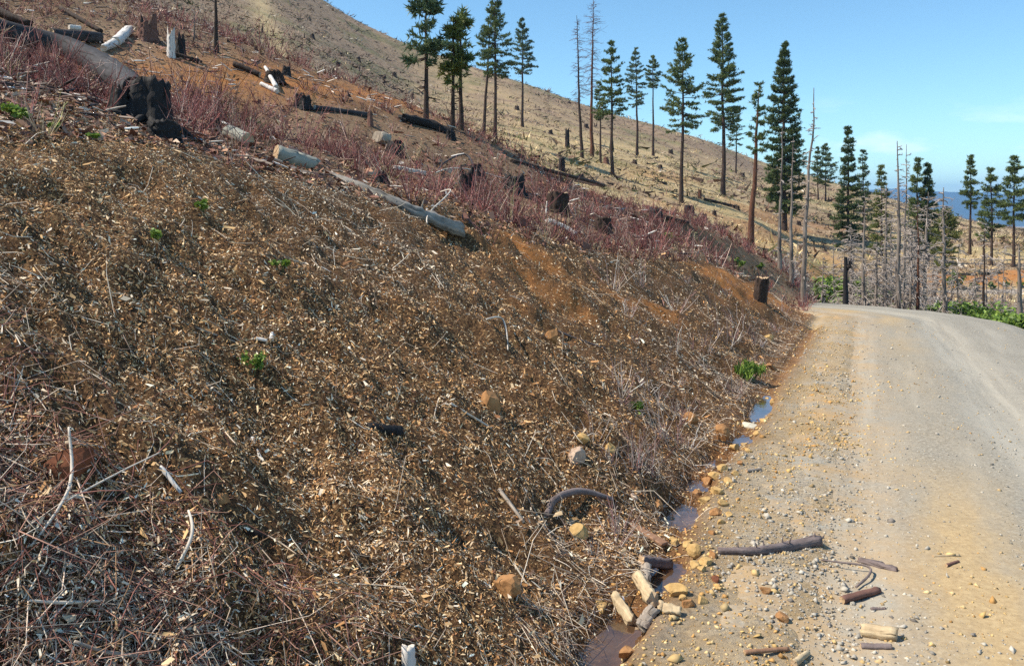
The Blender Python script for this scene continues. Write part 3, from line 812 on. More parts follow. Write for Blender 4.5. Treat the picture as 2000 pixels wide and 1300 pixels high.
# ------------------------------------------------------------------ green plants
def leafy(name, label, cat, base, wid, hei, n, seed, cols, leaf=0.03, group=None, blade=False, stems=True):
    r = np.random.default_rng(seed)
    c0, c1 = np.array(cols[0]), np.array(cols[1])
    root = link(name, None, label=label, cat=cat, group=group, loc=base)
    # stems
    ns = max(4, n // 40)
    az_ = r.uniform(0, 2 * math.pi, ns); out = np.sqrt(r.uniform(0, 1, ns)) * wid * 0.5
    tip = np.stack([np.cos(az_) * out, np.sin(az_) * out, hei * r.uniform(0.55, 1.0, ns) * (1 - 0.35 * (out / (wid * 0.5 + 1e-6)) ** 2)], -1)
    P = np.stack([tip * [0.1, 0.1, 0] - [0, 0, 0.03], tip * [0.5, 0.5, 0.45], tip], 1)
    if stems:
        V, Fq = tubes(P, np.stack([np.full(ns, leaf * 0.10 + 0.002), np.full(ns, leaf * 0.07 + 0.0015), np.full(ns, leaf * 0.04 + 0.001)], -1), 4)
        link('stems', make_mesh('stems', V, Fq, tinted_stem), parent=root, kind='stuff')
    k = r.integers(0, ns, n); f = r.uniform(0.35, 1.02, n)
    Pc = P[k, 1] * (1 - f)[:, None] + P[k, 2] * f[:, None] + r.normal(size=(n, 3)) * [wid * 0.07, wid * 0.07, hei * 0.07]
    Pc[:, 2] = np.maximum(Pc[:, 2], leaf * 0.3)
    d = r.normal(size=(n, 3)); d[:, 2] = np.abs(d[:, 2]) * (1.6 if blade else 0.6) + (1.2 if blade else 0)
    d /= np.linalg.norm(d, axis=1, keepdims=True)
    sd = np.cross(d, r.normal(size=(n, 3))); sd /= np.linalg.norm(sd, axis=1, keepdims=True)
    L = leaf * r.uniform(0.6, 1.3, n)[:, None]; W = L * (0.12 if blade else 0.42)
    nn = np.cross(d, sd)
    a = Pc - d * L * 0.5; b = Pc + sd * W + nn * L * 0.10; c = Pc + d * L * 0.55; e = Pc - sd * W + nn * L * 0.10
    V = np.stack([a, b, c, e], 1).reshape(-1, 3)
    i4 = np.arange(n)[:, None] * 4
    Fc = np.concatenate([i4 + [0, 1, 2], i4 + [0, 2, 3]])
    t = r.uniform(0, 1, (n, 1)) ** 1.2
    cc = np.repeat(c0 * (1 - t) + c1 * t, 4, 0)
    link('foliage', make_mesh('foliage', V, Fc, M_LEAF, col=cc), parent=root, kind='stuff')
    return root
tinted_stem = simple('plant stem', (0.07, 0.07, 0.03), (0.16, 0.14, 0.07), 8, None, 0.8, 0)
G1 = ((0.08, 0.15, 0.022), (0.30, 0.42, 0.085))
G2 = ((0.05, 0.095, 0.018), (0.19, 0.28, 0.055))

# ------------------------------------------------------------------ trees
def put_root(name, label, group, base, cat):
    return link(name, None, label=label, cat=cat, group=group, loc=base)
def trunk_mesh(Ht, r0, lean, seed, mat, sides=9, rings=14, tip=0.12, bend=0.006):
    r = np.random.default_rng(seed)
    f = np.linspace(0, 1, rings)
    P = np.stack([lean[0] * f * Ht, lean[1] * f * Ht, f * Ht], -1)
    wob = np.cumsum(r.normal(size=(rings, 2)), 0) * Ht * bend * 0.4
    P[:, :2] += wob - wob[0]
    P[0, 2] -= 0.5
    R = r0 * ((1 - f) * (1 - tip) + tip) * (1 + 0.35 * np.exp(-f * 22))
    V, Fq = tubes(P[None], R[None], sides)
    return make_mesh('trunk', V, Fq, mat, smooth=True), P, R
def pine(label, group, base, Ht, cb, hw, seed, dens=1.0, shape='pine', lean=(0, 0), trunk=None, colr=None, r0=None, ragged=0.3, deadlow=10):
    """living conifer: base point, height, crown bottom (fraction), crown half width (m)"""
    r = np.random.default_rng(seed)
    root = put_root('pine_tree', label, group, base, 'tree')
    tm, P, R = trunk_mesh(Ht, r0 or Ht * 0.0115 + 0.03, lean, seed, trunk or M_TRUNK)
    link('trunk', tm, parent=root)
    ch = Ht * (1 - cb)
    nb = int((26 + ch * 10.0) * dens)
    t = np.sort((np.arange(nb) + r.uniform(0, 1, nb)) / nb)
    # whorls: crowd the branches together so gaps show between them
    t = t + 0.24 / (ch + 1) * np.sin(t * ch * 2 * math.pi / 0.85)
    t = np.clip(t, 0, 0.985)
    if shape == 'pine':
        prof = np.minimum(1, 0.62 + t * 1.6) * (1 - t ** 1.7) ** 0.85 + 0.05
    elif shape == 'fir':
        prof = (1 - t) ** 0.72 + 0.05
    else:
        prof = np.sqrt(np.maximum(1 - (2 * t - 0.9) ** 2 * 0.8, 0.05))
    az_ = r.uniform(0, 2 * math.pi, nb)
    side = 1 + ragged * 0.6 * np.sin(az_ * 2 + t * 9 + seed) + ragged * r.normal(size=nb) * 0.55
    L = np.maximum(hw * prof * np.clip(side, 0.35, 1.45), 0.18)
    h = Ht * (cb + (1 - cb) * t)
    bx = np.interp(h, P[:, 2], P[:, 0]); by = np.interp(h, P[:, 2], P[:, 1])
    el = np.radians(-14 + 52 * t + r.normal(size=nb) * 9) if shape != 'fir' else np.radians(-20 + 42 * t + r.normal(size=nb) * 8)
    dx = np.cos(az_) * np.cos(el); dy = np.sin(az_) * np.cos(el); dz = np.sin(el)
    B0 = np.stack([bx, by, h], -1); Dv = np.stack([dx, dy, dz], -1)
    tipl = np.array([0, 0, 1.0]) * (0.16 * L)[:, None]
    B1 = B0 + Dv * (L * 0.5)[:, None] - tipl * 0.35
    B2 = B0 + Dv * L[:, None] + tipl * 0.4
    PB = np.stack([B0, B1, B2], 1)
    rb = np.clip(0.012 + L * 0.012, 0.012, 0.06)
    V, Fq = tubes(PB, np.stack([rb, rb * 0.7, rb * 0.25], -1), 3)
    if deadlow and cb > 0.12:
        nd = deadlow
        hd = Ht * r.uniform(max(cb - 0.25, 0.05), cb + 0.05, nd); ad = r.uniform(0, 6.28, nd); ld = hw * r.uniform(0.2, 0.7, nd)
        d0 = np.stack([np.interp(hd, P[:, 2], P[:, 0]), np.interp(hd, P[:, 2], P[:, 1]), hd], -1)
        d2 = d0 + np.stack([np.cos(ad) * ld, np.sin(ad) * ld, -0.15 * ld], -1)
        V2, F2 = tubes(np.stack([d0, (d0 + d2) / 2, d2], 1), np.repeat(np.array([[0.025, 0.018, 0.008]]), nd, 0), 3)
        Fq = [np.concatenate([Fq[0], F2[0] + len(V)])]; V = np.concatenate([V, V2])
    link('branches', make_mesh('branches', V, Fq, M_TRUNK), parent=root, kind='stuff')
    # needle tufts
    size = 0.15 + 0.0075 * Ht
    per = np.clip((L / 0.085).astype(int) + 4, 6, 30)
    k = np.repeat(np.arange(nb), per); m = len(k)
    f = r.uniform(0, 1, m) ** 0.7 * 0.70 + 0.34
    Pt = np.where((f < 0.5)[:, None], B0[k] + (B1 - B0)[k] * (f * 2)[:, None], B1[k] + (B2 - B1)[k] * (f * 2 - 1)[:, None])
    sd = np.stack([-np.sin(az_), np.cos(az_), np.zeros(nb)], -1)[k]
    Pt = Pt + sd * (r.normal(size=m) * 0.22 * L[k] * (0.35 + 0.5 * f) * 0.8)[:, None] + r.normal(size=(m, 3)) * [0.06, 0.06, 0.035]
    nbl = 8
    kk = np.repeat(np.arange(m), nbl); n = len(kk)
    d = r.normal(size=(n, 3)) + Dv[k[kk]] * 0.9 + [0, 0, 0.55]
    d /= np.linalg.norm(d, axis=1, keepdims=True)
    s_ = np.cross(d, r.normal(size=(n, 3))); s_ /= np.linalg.norm(s_, axis=1, keepdims=True)
    ln = size * r.uniform(0.55, 1.15, n)[:, None]; wd = ln * 0.15
    o = Pt[kk] + d * ln * 0.05
    Vn = np.stack([o - s_ * wd, o + s_ * wd, o + d * ln], 1).reshape(-1, 3)
    Fn = np.arange(n * 3).reshape(-1, 3)
    c0, c1 = colr or ((0.045, 0.080, 0.028), (0.190, 0.240, 0.080))
    tt_ = np.repeat(np.clip(r.uniform(0, 1, m) * 0.7 + 0.3 * r.uniform(0, 1, nb)[k], 0, 1), nbl)[:, None]
    cc = np.array(c0) * (1 - tt_) + np.array(c1) * tt_
    link('crown', make_mesh('crown', Vn, Fn, M_NEEDLE, col=np.repeat(cc, 3, 0)), parent=root, kind='stuff')
    return root
def snag(label, group, base, Ht, hw, seed, lean=(0, 0), r0=None, trunk=None, twig=None, nb=46, low=0.12, name='dead_tree', fine=3, droop=0.1, wt=0.010, tip=0.12):
    r = np.random.default_rng(seed)
    root = put_root(name, label, group, base, 'dead tree')
    tm, P, R = trunk_mesh(Ht, r0 or Ht * 0.010 + 0.03, lean, seed, trunk or M_DEAD, bend=0.008, tip=tip)
    link('trunk', tm, parent=root)
    if nb:
        t = r.uniform(low, 0.97, nb); h = Ht * t
        L = hw * (0.35 + 0.65 * (1 - t) ** 0.5) * r.uniform(0.35, 1.15, nb)
        a = r.uniform(0, 2 * math.pi, nb); e = np.radians(r.normal(size=nb) * 16 - 6 + 28 * (t - 0.4))
        d = np.stack([np.cos(a) * np.cos(e), np.sin(a) * np.cos(e), np.sin(e)], -1)
        B0 = np.stack([np.interp(h, P[:, 2], P[:, 0]), np.interp(h, P[:, 2], P[:, 1]), h], -1)
        B1 = B0 + d * (L * 0.55)[:, None] + r.normal(size=(nb, 3)) * 0.03 * L[:, None]
        B2 = B0 + d * L[:, None] + np.array([0, 0, -1.0]) * (droop * L)[:, None] + r.normal(size=(nb, 3)) * 0.06 * L[:, None]
        V, Fq = tubes(np.stack([B0, B1, B2], 1), np.stack([np.full(nb, wt * 1.5), np.full(nb, wt), np.full(nb, wt * 0.45)], -1), 3)
        if fine:
            k = np.repeat(np.arange(nb), fine); m = len(k); f = r.uniform(0.3, 1, m)[:, None]
            Q0 = B0[k] + (B2 - B0)[k] * f
            dv = d[k] + r.normal(size=(m, 3)) * 0.75; dv /= np.linalg.norm(dv, axis=1, keepdims=True)
            ql = (L[k] * r.uniform(0.2, 0.5, m))[:, None]
            Q2 = Q0 + dv * ql - [0, 0, 1] * ql * droop
            V2, F2 = tubes(np.stack([Q0, (Q0 + Q2) / 2 + r.normal(size=(m, 3)) * 0.02, Q2], 1), np.repeat([[wt * 0.75, wt * 0.55, wt * 0.3]], m, 0), 3)
            Fq = [np.concatenate([Fq[0], F2[0] + len(V)])]; V = np.concatenate([V, V2])
        link('branches', make_mesh('branches', V, Fq, twig or M_DEADTWIG), parent=root, kind='stuff')
    return root
def tall(base, top_py):
    return EYE - (top_py - HZ) / F * base.y - base.z

# ================================================================== THE THINGS
# ---- living conifers: column, base row, top row, crown bottom row, half width, label, options
DK = ((0.032, 0.060, 0.022), (0.130, 0.175, 0.058))
YG = ((0.065, 0.092, 0.024), (0.225, 0.245, 0.070))
BL = ((0.044, 0.080, 0.044), (0.175, 0.230, 0.110))
PINES = [
 (832, 232, -22, 128, 42, 'tall pine with a dark trunk, leftmost of the row, crown cut by the frame', dict(seed=1, dens=1.0, ragged=0.28, colr=BL)),
 (884, 250, 40, 168, 18, 'thin yellow-green pine, second trunk from the left in the pine row', dict(seed=2, dens=0.8, ragged=0.2, colr=YG)),
 (901, 254, 22, 150, 26, 'slender pine beside the yellow-green one, third from the left', dict(seed=3, dens=0.95)),
 (943, 266, 14, 120, 20, 'pine with a trunk leaning right into its neighbour', dict(seed=4, dens=0.5, lean=(0.085, 0.0), colr=BL)),
 (967, 272, -14, 150, 33, 'tall straight pine sharing its crown with the leaning one', dict(seed=5, dens=1.1)),
 (1021, 248, 36, 142, 23, 'lone slim pine on the slope left of the bare brown trees', dict(seed=6, dens=1.0, colr=BL)),
 (1173, 318, 160, 236, 14, 'small thin pine just right of the tall bare brown tree', dict(seed=7, dens=0.8)),
 (1197, 345, 82, 226, 29, 'pine with a burnt black base, first green one right of the bare trees', dict(seed=8, dens=1.0)),
 (1245, 304, 94, 206, 21, 'slim pine with a sparse lower crown against the sky', dict(seed=9, dens=0.8, colr=BL)),
 (1276, 304, 110, 172, 15, 'narrow pine with a short crown and long bare trunk', dict(seed=10, dens=1.1)),
 (1330, 395, 77, 252, 40, 'broad pine with ragged low branches beside a long shadow', dict(seed=11, dens=1.0, ragged=0.3)),
 (1412, 380, 28, 250, 34, 'tallest straight pine at the middle of the right-hand group', dict(seed=12, dens=1.2, ragged=0.22)),
 (1437, 338, 208, 285, 15, 'small distant pine tucked behind the tallest pine', dict(seed=13, dens=0.8, colr=BL)),
 (1560, 372, 264, 345, 15, 'small pine half hidden at the right of the big dense pine', dict(seed=16, dens=0.9)),
 (1598, 390, 286, 356, 12, 'thinner tree of the distant pair above the orange bank', dict(seed=17, dens=1.3)),
 (1612, 393, 280, 360, 18, 'fuller tree of the distant pair above the orange bank', dict(seed=18, dens=1.5)),
 (1894, 497, 306, 405, 14, 'narrow pine standing alone against the blue ridge', dict(seed=25, dens=1.6)),
 (1936, 519, 332, 452, 22, 'middle pine of the three at the right edge', dict(seed=26, dens=1.35)),
 (1979, 522, 308, 436, 24, 'rightmost tall pine with a reddish trunk by the frame edge', dict(seed=27, dens=1.5)),
]
for (px, by, ty, cy, hw, lab, kw) in PINES:
    b = ground(px, by); Ht = tall(b, ty)
    cbf = (by - cy) / (by - ty)
    pine(lab, 'living conifers on the slope', b, Ht, cbf, hw * b.y / F, **kw)
FIRS = [  # dense to the ground, some with hidden bases: distance given
 (1532, 72, 82, 36, 0.10, 'big dense dark conifer leafy almost to the ground', dict(seed=15, dens=2.0, colr=DK, ragged=0.25)),
 (1655, 75, 248, 25, 0.02, 'dense conifer clothed to the ground right of the distant pair', dict(seed=19, dens=2.3, shape='fir', colr=DK)),
 (1686, 82, 292, 19, 0.04, 'spire-shaped blue-green fir beside the dense conifer', dict(seed=20, dens=1.3, shape='fir', colr=BL)),
 (1723, 66, 324, 20, 0.06, 'yellow-green young conifer behind the whitish snags', dict(seed=21, dens=1.4, shape='fir', colr=YG)),
 (1789, 62, 312, 20, 0.10, 'left one of two close conifers before the blue ridge', dict(seed=22, dens=1.6)),
 (1812, 62, 322, 16, 0.08, 'darkest narrow conifer of two before the blue ridge', dict(seed=23, dens=2.5, colr=DK, ragged=0.15)),
 (1846, 55, 412, 23, 0.06, 'short bushy young conifer below the blue ridge', dict(seed=24, dens=2.0, shape='round', colr=YG)),
 (1921, 66, 395, 14, 0.35, 'smallest pine of the three at the right edge', dict(seed=28, dens=0.9)),
]
for (px, Y, ty, hw, cbf, lab, kw) in FIRS:
    b = at_depth(px, Y); pine(lab, 'living conifers on the slope', b, tall(b, ty), cbf, hw * Y / F, **kw)
b = ground(1466, 482)
pine('scorched thin pine leaning right with red-brown trunk and sparse crown', 'living conifers on the slope', b, tall(b, 165), 0.56, 17 * b.y / F, 14, dens=0.62, lean=(0.05, 0), trunk=M_REDTRUNK, r0=6.5 * b.y / F)

# ---- dead trees
b = ground(1137, 308); snag('shorter of two tall bare brown trees against the sky', 'dead standing trees', b, tall(b, 30), 24 * b.y / F, 41, twig=M_BROWNTWIG, trunk=M_TRUNK, nb=130, low=0.35, fine=3, lean=(-0.03, 0), wt=0.016)
b = ground(1156, 306); snag('taller of two bare brown trees against the sky', 'dead standing trees', b, tall(b, -6), 36 * b.y / F, 42, twig=M_BROWNTWIG, trunk=M_REDTRUNK, nb=170, low=0.38, fine=3, wt=0.016)
b = ground(423, 102); snag('black burnt pole on the far hill above the log pile', 'dead standing trees', b, tall(b, -60), 14 * b.y / F, 43, trunk=M_CHARB, nb=16, fine=1, wt=0.008, r0=5.0 * b.y / F)
b = ground(379, 78); snag('thin grey pole left of the burnt one on the far hill', 'dead standing trees', b, tall(b, 18), 6 * b.y / F, 44, nb=10, fine=0, r0=1.8 * b.y / F, wt=0.005)
b = ground(1108, 288); stump(1108, 288, 8, 36, 'thin black burnt stub left of the bare brown trees', 45, [M_CHAR, M_CHAR], jag=0.1, flare=0.2, cat='stump')
SN = [ # column, distance, top row, half width, trunk radius px, label, options
 (1522, 27, 250, 16, 4.5, 'pale thin snag left of the dense dark conifer', dict(nb=26, lean=(0.012, 0))),
 (1545, 26, 268, 16, 4.5, 'pale straight snag between two others by the bend', dict(nb=28, lean=(0.01, 0))),
 (1568, 24, 172, 22, 5.5, 'tallest grey snag by the bend, leaning slightly right', dict(nb=44, lean=(0.05, 0))),
 (1606, 28, 500, 18, 3.0, 'short whitish snag rising beside the bend of the road', dict(nb=40, fine=4)),
 (1630, 36, 470, 14, 2.2, 'thin short snag between the bend and the burnt trunk', dict(nb=26)),
 (1686, 29, 376, 32, 5.0, 'dark-based snag right of the black burnt trunk', dict(nb=60, fine=4)),
 (1711, 30, 470, 30, 4.5, 'stubby snag thick with white twigs behind the road edge', dict(nb=80, fine=5)),
 (1729, 32, 360, 34, 5.0, 'grey snag with tangled white limbs left of the tall pair', dict(nb=80, fine=5)),
 (1753, 28, 275, 22, 6.0, 'tallest dark snag in the thicket past the road edge', dict(nb=60, fine=4)),
 (1763, 31, 282, 20, 3.5, 'thin companion close to the tallest thicket snag', dict(nb=50, fine=4)),
 (1776, 29, 440, 36, 4.0, 'drooping white-twigged snag right of the tall pair', dict(nb=100, fine=5, droop=0.35)),
 (1792, 28, 385, 22, 4.0, 'reddish snag between the white twigs and the bent one', dict(nb=50, fine=3, trunk=M_REDTRUNK)),
 (1803, 34, 375, 34, 5.0, 'bent pale snag standing behind the reddish one', dict(nb=70, fine=4, lean=(0.03, 0))),
 (1844, 27, 366, 36, 6.0, 'black-based snag with stiff white limbs, alone right of the thicket', dict(nb=80, fine=4)),
 (1905, 30, 500, 20, 2.5, 'slim short snag over the green bushes', dict(nb=36, fine=3)),
 (1919, 29, 430, 20, 3.5, 'burnt thin snag second from the frame edge', dict(nb=40, fine=3, trunk=M_CHARB)),
 (1961, 31, 540, 16, 1.6, 'little leaning twig of a snag above the bushes', dict(nb=16, fine=2)),
 (1991, 20, 478, 36, 9.0, 'thick grey snag at the right edge of the photo', dict(nb=40, fine=4, wt=0.008)),
 (1660, 40, 430, 26, 3.0, 'far grey snag behind the burnt trunk', dict(nb=60, fine=4)),
 (1740, 42, 415, 30, 3.5, 'far grey snag seen through the thicket', dict(nb=70, fine=4)),
 (1775, 44, 400, 28, 3.0, 'farthest pale snag in the thicket', dict(nb=60, fine=4)),
]
for i, (px, Y, ty, hw, rp, lab, kw) in enumerate(SN):
    b = at_depth(px, Y); k = Y / F
    snag(lab, 'dead standing trees', b, tall(b, ty), hw * k, 60 + i, r0=rp * k * 0.98, **{'wt': 0.015, **kw})
# low dead saplings in the draw
r_ = random.Random(4)
for i in range(34):
    px = r_.choice([r_.uniform(1600, 1990), r_.gauss(1745, 60)]); Y = r_.uniform(30, 44); b = at_depth(px, Y)
    snag('low grey dead sapling in the tangle beyond the road edge', 'dead saplings in the draw', b, r_.uniform(1.6, 4.0), r_.uniform(0.5, 0.95), 200 + i, nb=44, low=0.05, name='dead_sapling', r0=0.035, wt=0.015, fine=4, droop=0.3)
# the black burnt trunk at the road edge
b = at_depth(1651, 24.5); k = b.y / F
o = snag('black burnt broken trunk with a stub branch past the road edge', None, b, tall(b, 502), 10 * k, 95, r0=5.8 * k, trunk=M_CHAR, twig=M_CHAR, nb=0, tip=0.55)
hh = tall(b, 502)
sm, so = log_mesh('stub_branch', [Vector((0.02, 0, hh * 0.80)), Vector((0.13, 0, hh * 0.84)), Vector((0.15, 0, hh * 0.93))], [0.09, 0.075, 0.03], [M_CHARB, M_CHAR], 7, 7, 0.15, 3)
link('stub_branch', sm, parent=o, loc=so)

# ---- stumps on the near hillside and the bench
stump(240, 226, 56, 50, 'black burnt lump joining the grey log to the big charred stump', 101, [M_CHAR, M_CHAR], jag=0.22, flare=0.5, taper=0.8)
big = stump(292, 246, 80, 88, 'big black charred stump at the lower end of the grey fallen log', 1, [M_CHAR, M_CHAR], jag=0.09, flare=0.5, taper=0.82, roots=6, lean=(0.04, 0))
stump(318, 272, 58, 34, 'low black hollow stump just below the big charred one', 2, [M_CHAR, M_CHAR], jag=0.25, flare=0.25)
stump(288, 78, 34, 40, 'dark red-brown rotten stump behind the white wood scraps', 3, [M_REDBARK, M_CHARB], jag=0.3, flare=0.4)
stump(334, 112, 15, 50, 'upright white splintered stub with a jagged black side', 4, [M_WHITE, M_PALE], jag=0.16, flare=0.1, taper=0.9)
stump(353, 110, 18, 38, 'black half of the splintered stub, against the white one', 5, [M_CHAR, M_CHAR], jag=0.35, flare=0.4)
stump(592, 210, 30, 24, 'black stump among white wood scraps left of the pines', 6, [M_CHAR, M_CHAR], jag=0.15)
stump(560, 148, 16, 18, 'small black stump on the skyline of the bench', 7, [M_CHAR, M_CHAR])
stump(535, 160, 34, 20, 'low dark stump behind crossed white limbs', 8, [M_CHARB, M_CHAR], jag=0.25)
stump(723, 245, 11, 22, 'small reddish broken stump above the tan boulder', 9, [M_REDBARK, M_CHARB], jag=0.3)
stump(772, 303, 34, 26, 'squat black stump touching the tan boulder', 10, [M_CHAR, M_CHAR], jag=0.2, flare=0.6)
stump(745, 360, 24, 20, 'low black stump right behind the long split log', 11, [M_CHAR, M_CHAR], jag=0.3, flare=0.7)
stump(912, 376, 30, 42, 'burnt forked stump under a bent grey limb', 12, [M_CHAR, M_CHAR], jag=0.35, flare=0.6)
stump(936, 352, 22, 18, 'low burnt lump behind the forked stump', 13, [M_CHAR, M_CHAR], jag=0.2)
stump(1005, 376, 42, 34, 'wide black stump with a pale limb across it', 14, [M_CHAR, M_CHAR], jag=0.12, flare=0.3)
stump(1091, 418, 38, 42, 'square-topped stump with grey and black sides in red brush', 15, [M_CHARB, M_CUT], jag=0.05, flare=0.2, taper=0.95)
stump(1178, 455, 32, 30, 'stump half sunk in red brush right of the square-topped one', 16, [M_CHARB, M_CHARB], jag=0.06, flare=0.25)
stump(1282, 434, 26, 26, 'black stump with spread roots and a trailing log', 17, [M_CHAR, M_GREYLOG], jag=0.12, flare=0.7, roots=3)
stump(1345, 418, 20, 16, 'small black burnt lump near the broad pine', 18, [M_CHAR, M_CHAR])
stump(1374, 432, 14, 14, 'tiny red-brown stump near the broad pine', 19, [M_REDBARK, M_CHARB])
stump(1097, 334, 12, 26, 'black post-like stump on the grass above the orange trail', 20, [M_CHAR, M_CHAR], jag=0.06, flare=0.15)
stump(1367, 388, 7, 18, 'thin reddish stub between the two big pines', 21, [M_REDTRUNK, M_CHARB], flare=0.15)
stump(880, 272, 18, 16, 'black knob at the end of the charred log row', 22, [M_CHAR, M_CHAR])
stump(1184, 320, 10, 12, 'small dark stump at the feet of the thin pines', 23, [M_REDBARK, M_CHARB])
stump(1483, 584, 25, 43, 'sawn stump leaning out of the bank near the bend', 24, [M_CHARB, M_CUT], jag=0.05, flare=0.12, lean=(0.12, -0.05), taper=0.95)
stump(1133, 352, 14, 12, 'little black stump beside the orange trail', 25, [M_CHAR, M_CHAR])
stump(930, 332, 20, 12, 'flat black stump top under the arching limb', 26, [M_CHAR, M_CHAR], flare=0.6)
stump(423, 260, 14, 26, 'slim dark stump in red brush left of the short sawn block', 27, [M_CHARB, M_CHAR])
for i, (px, py) in enumerate([(500, 100), (660, 130), (1010, 215), (1075, 262), (1145, 250), (1310, 300), (1450, 345), (1500, 395), (1620, 425), (1660, 440), (1830, 455), (1868, 470), (1560, 440), (1440, 410), (1240, 320), (700, 120), (770, 150), (610, 75), (1290, 330), (1395, 420)]):
    stump(px, py, 8, 8, 'tiny dark stump dotted on the far grassy hillside', 300 + i, [M_CHARB, M_CHAR], group='stumps on the far hillside')

# ---- logs on the hillside
log('fallen_log', 'long grey fallen log running down to the big charred stump', 'log', [(-130, 40), (-40, 82), (90, 118), (190, 160), (262, 205)], [17, 20, 22, 22, 20], [M_GREYLOG, M_CHAR], lift=1.7, sides=16, rings=30, rough=0.07, seed=1, stubs=[(0.72, 0.14, 2.6), (0.5, 0.10, 2.9)])
log('fallen_log', 'dark log crossing the top left corner', 'log', [(-40, 12), (20, 42), (60, 56)], [9, 8, 7], [M_CHARB, M_CHAR], seed=2, lift=1.2)
log('fallen_log', 'short grey log with a black underside above the long log', 'log', [(98, 76), (198, 84)], [11, 11], [M_GREYLOG, M_CUT], seed=3, lift=0.9)
log('fallen_log', 'slim dark pole slanting down behind the short grey log', 'log', [(118, 22), (198, 66)], [4.5, 4], [M_CHARB, M_CHAR], seed=4, lift=1.2)
log('broken_log', 'white peeled log chunk, upper of two beside the short grey log', 'log', [(226, 92), (252, 68)], [10, 9], [M_WHITE, M_PALE], seed=5, lift=1.0)
log('broken_log', 'white peeled log chunk, lower of two beside the short grey log', 'log', [(202, 101), (224, 92)], [7, 8], [M_WHITE, M_PALE], seed=6, lift=1.0)
log('broken_log', 'white wood scrap near the dark slanting pole', 'log', [(135, 58), (157, 60)], [5, 5], [M_WHITE, M_PALE], seed=7, lift=1.0)
log('fallen_log', 'dark log with a frayed end right of the splintered stub', 'log', [(330, 108), (395, 126)], [5, 4], [M_CHARB, M_PALE], seed=8, lift=1.0)
log('fallen_log', 'grey log pointing at the crossed white limbs', 'log', [(456, 130), (508, 152)], [5, 5], [M_CHARB, M_PALE], seed=9, lift=1.2)
log('broken_log', 'white limb leaning against the low dark stump', 'log', [(518, 146), (540, 178)], [3, 5], [M_WHITE, M_PALE], seed=10, lift=1.4, rise=[0.12, 0])
log('broken_log', 'white limb lying below the leaning one', 'log', [(510, 168), (542, 184)], [4, 5], [M_WHITE, M_PALE], seed=11, lift=1.0)
log('fallen_log', 'long thin grey log under the pines on the left', 'log', [(614, 216), (725, 232)], [5, 5], [M_GREYLOG, M_PALE], seed=12, lift=1.3)
log('fallen_log', 'charred log row on the bench below the leftmost pine', 'log', [(784, 238), (830, 248), (884, 266)], [8, 8, 7], [M_CHAR, M_CHAR], seed=13, lift=1.0, rough=0.3)
log('sawn_block', 'short sawn log block lit on its top, left of the pale log', 'log', [(448, 268), (484, 284)], [14, 14], [M_SAGE, M_CUT], seed=14, lift=0.7)
log('fallen_log', 'smooth grey-green log piece on the crest of the bank', 'log', [(540, 312), (616, 334)], [17, 15], [M_SAGE, M_CUT], seed=15, lift=0.7, rough=0.04, sides=18)
log('fallen_log', 'thin splintered log lying against the smooth grey-green one', 'log', [(566, 298), (622, 324)], [4, 4], [M_GREYLOG, M_PALE], seed=16, lift=2.2)
log('fallen_log', 'long split weathered log lying down the crest of the bank', 'log', [(630, 338), (700, 366), (800, 416), (898, 460)], [4, 7, 11, 14], [M_SPLIT, M_CUT], seed=17, lift=0.65, rough=0.25, sides=16, rings=34, stubs=[(0.45, 0.12, 0.6), (0.75, 0.16, -0.2)])
log('broken_log', 'white bark strip in red brush below the square-topped stump', 'log', [(1068, 436), (1098, 448), (1126, 462)], [5, 6, 4], [M_WHITE, M_WHITE], seed=18, lift=1.0, rough=0.3)
log('broken_log', 'pale scrap of wood below the squat black stump', 'log', [(768, 332), (832, 344)], [5, 5], [M_PALE, M_PALE], seed=19, lift=1.0, rough=0.3)
log('fallen_log', 'mossy dark log along the upper edge of the orange trail', 'log', [(1000, 318), (1060, 334), (1110, 352)], [4, 5, 4], [M_CHARB, M_CHARB], seed=20, lift=0.8)
log('fallen_log', 'dark log trailing right from the rooted black stump', 'log', [(1298, 428), (1345, 438)], [4, 3], [M_CHARB, M_CHAR], seed=21, lift=1.0)
log('fallen_log', 'thin dark log on the grass right of the broad pine', 'log', [(1376, 392), (1440, 408)], [3, 3], [M_CHARB, M_CHAR], seed=22, lift=1.0)
log('bare_limb', 'arching grey limb over the forked burnt stump', 'branch', [(855, 340), (880, 322), (908, 315), (926, 345), (930, 372)], [1.6, 1.8, 1.8, 2.0, 2.2], [M_GREYLOG, M_PALE], seed=23, lift=1, sides=6, rings=24, rise=[0.05, 0.10, 0.12, 0.10, 0.0])
log('bare_limb', 'long straight pale limb across the burnt stumps', 'branch', [(852, 345), (930, 345), (1024, 372)], [1.2, 1.4, 1.2], [M_PALE, M_PALE], seed=24, lift=1, sides=6, rings=16, rise=[0.06, 0.10, 0.10])
log('bare_limb', 'curled pale limb looped over the split weathered log', 'branch', [(858, 380), (860, 405), (845, 425), (834, 450)], [1.2, 1.5, 1.6, 1.4], [M_PALE, M_PALE], seed=25, lift=1, sides=6, rings=20, rise=[0.02, 0.05, 0.08, 0.06])
log('bare_limb', 'upright pale limb left of the square-topped stump', 'branch', [(1066, 426), (1068, 425)], [2.2, 1.2], [M_PALE, M_PALE], seed=26, lift=1, sides=6, rings=10, rise=[0, 0.26])

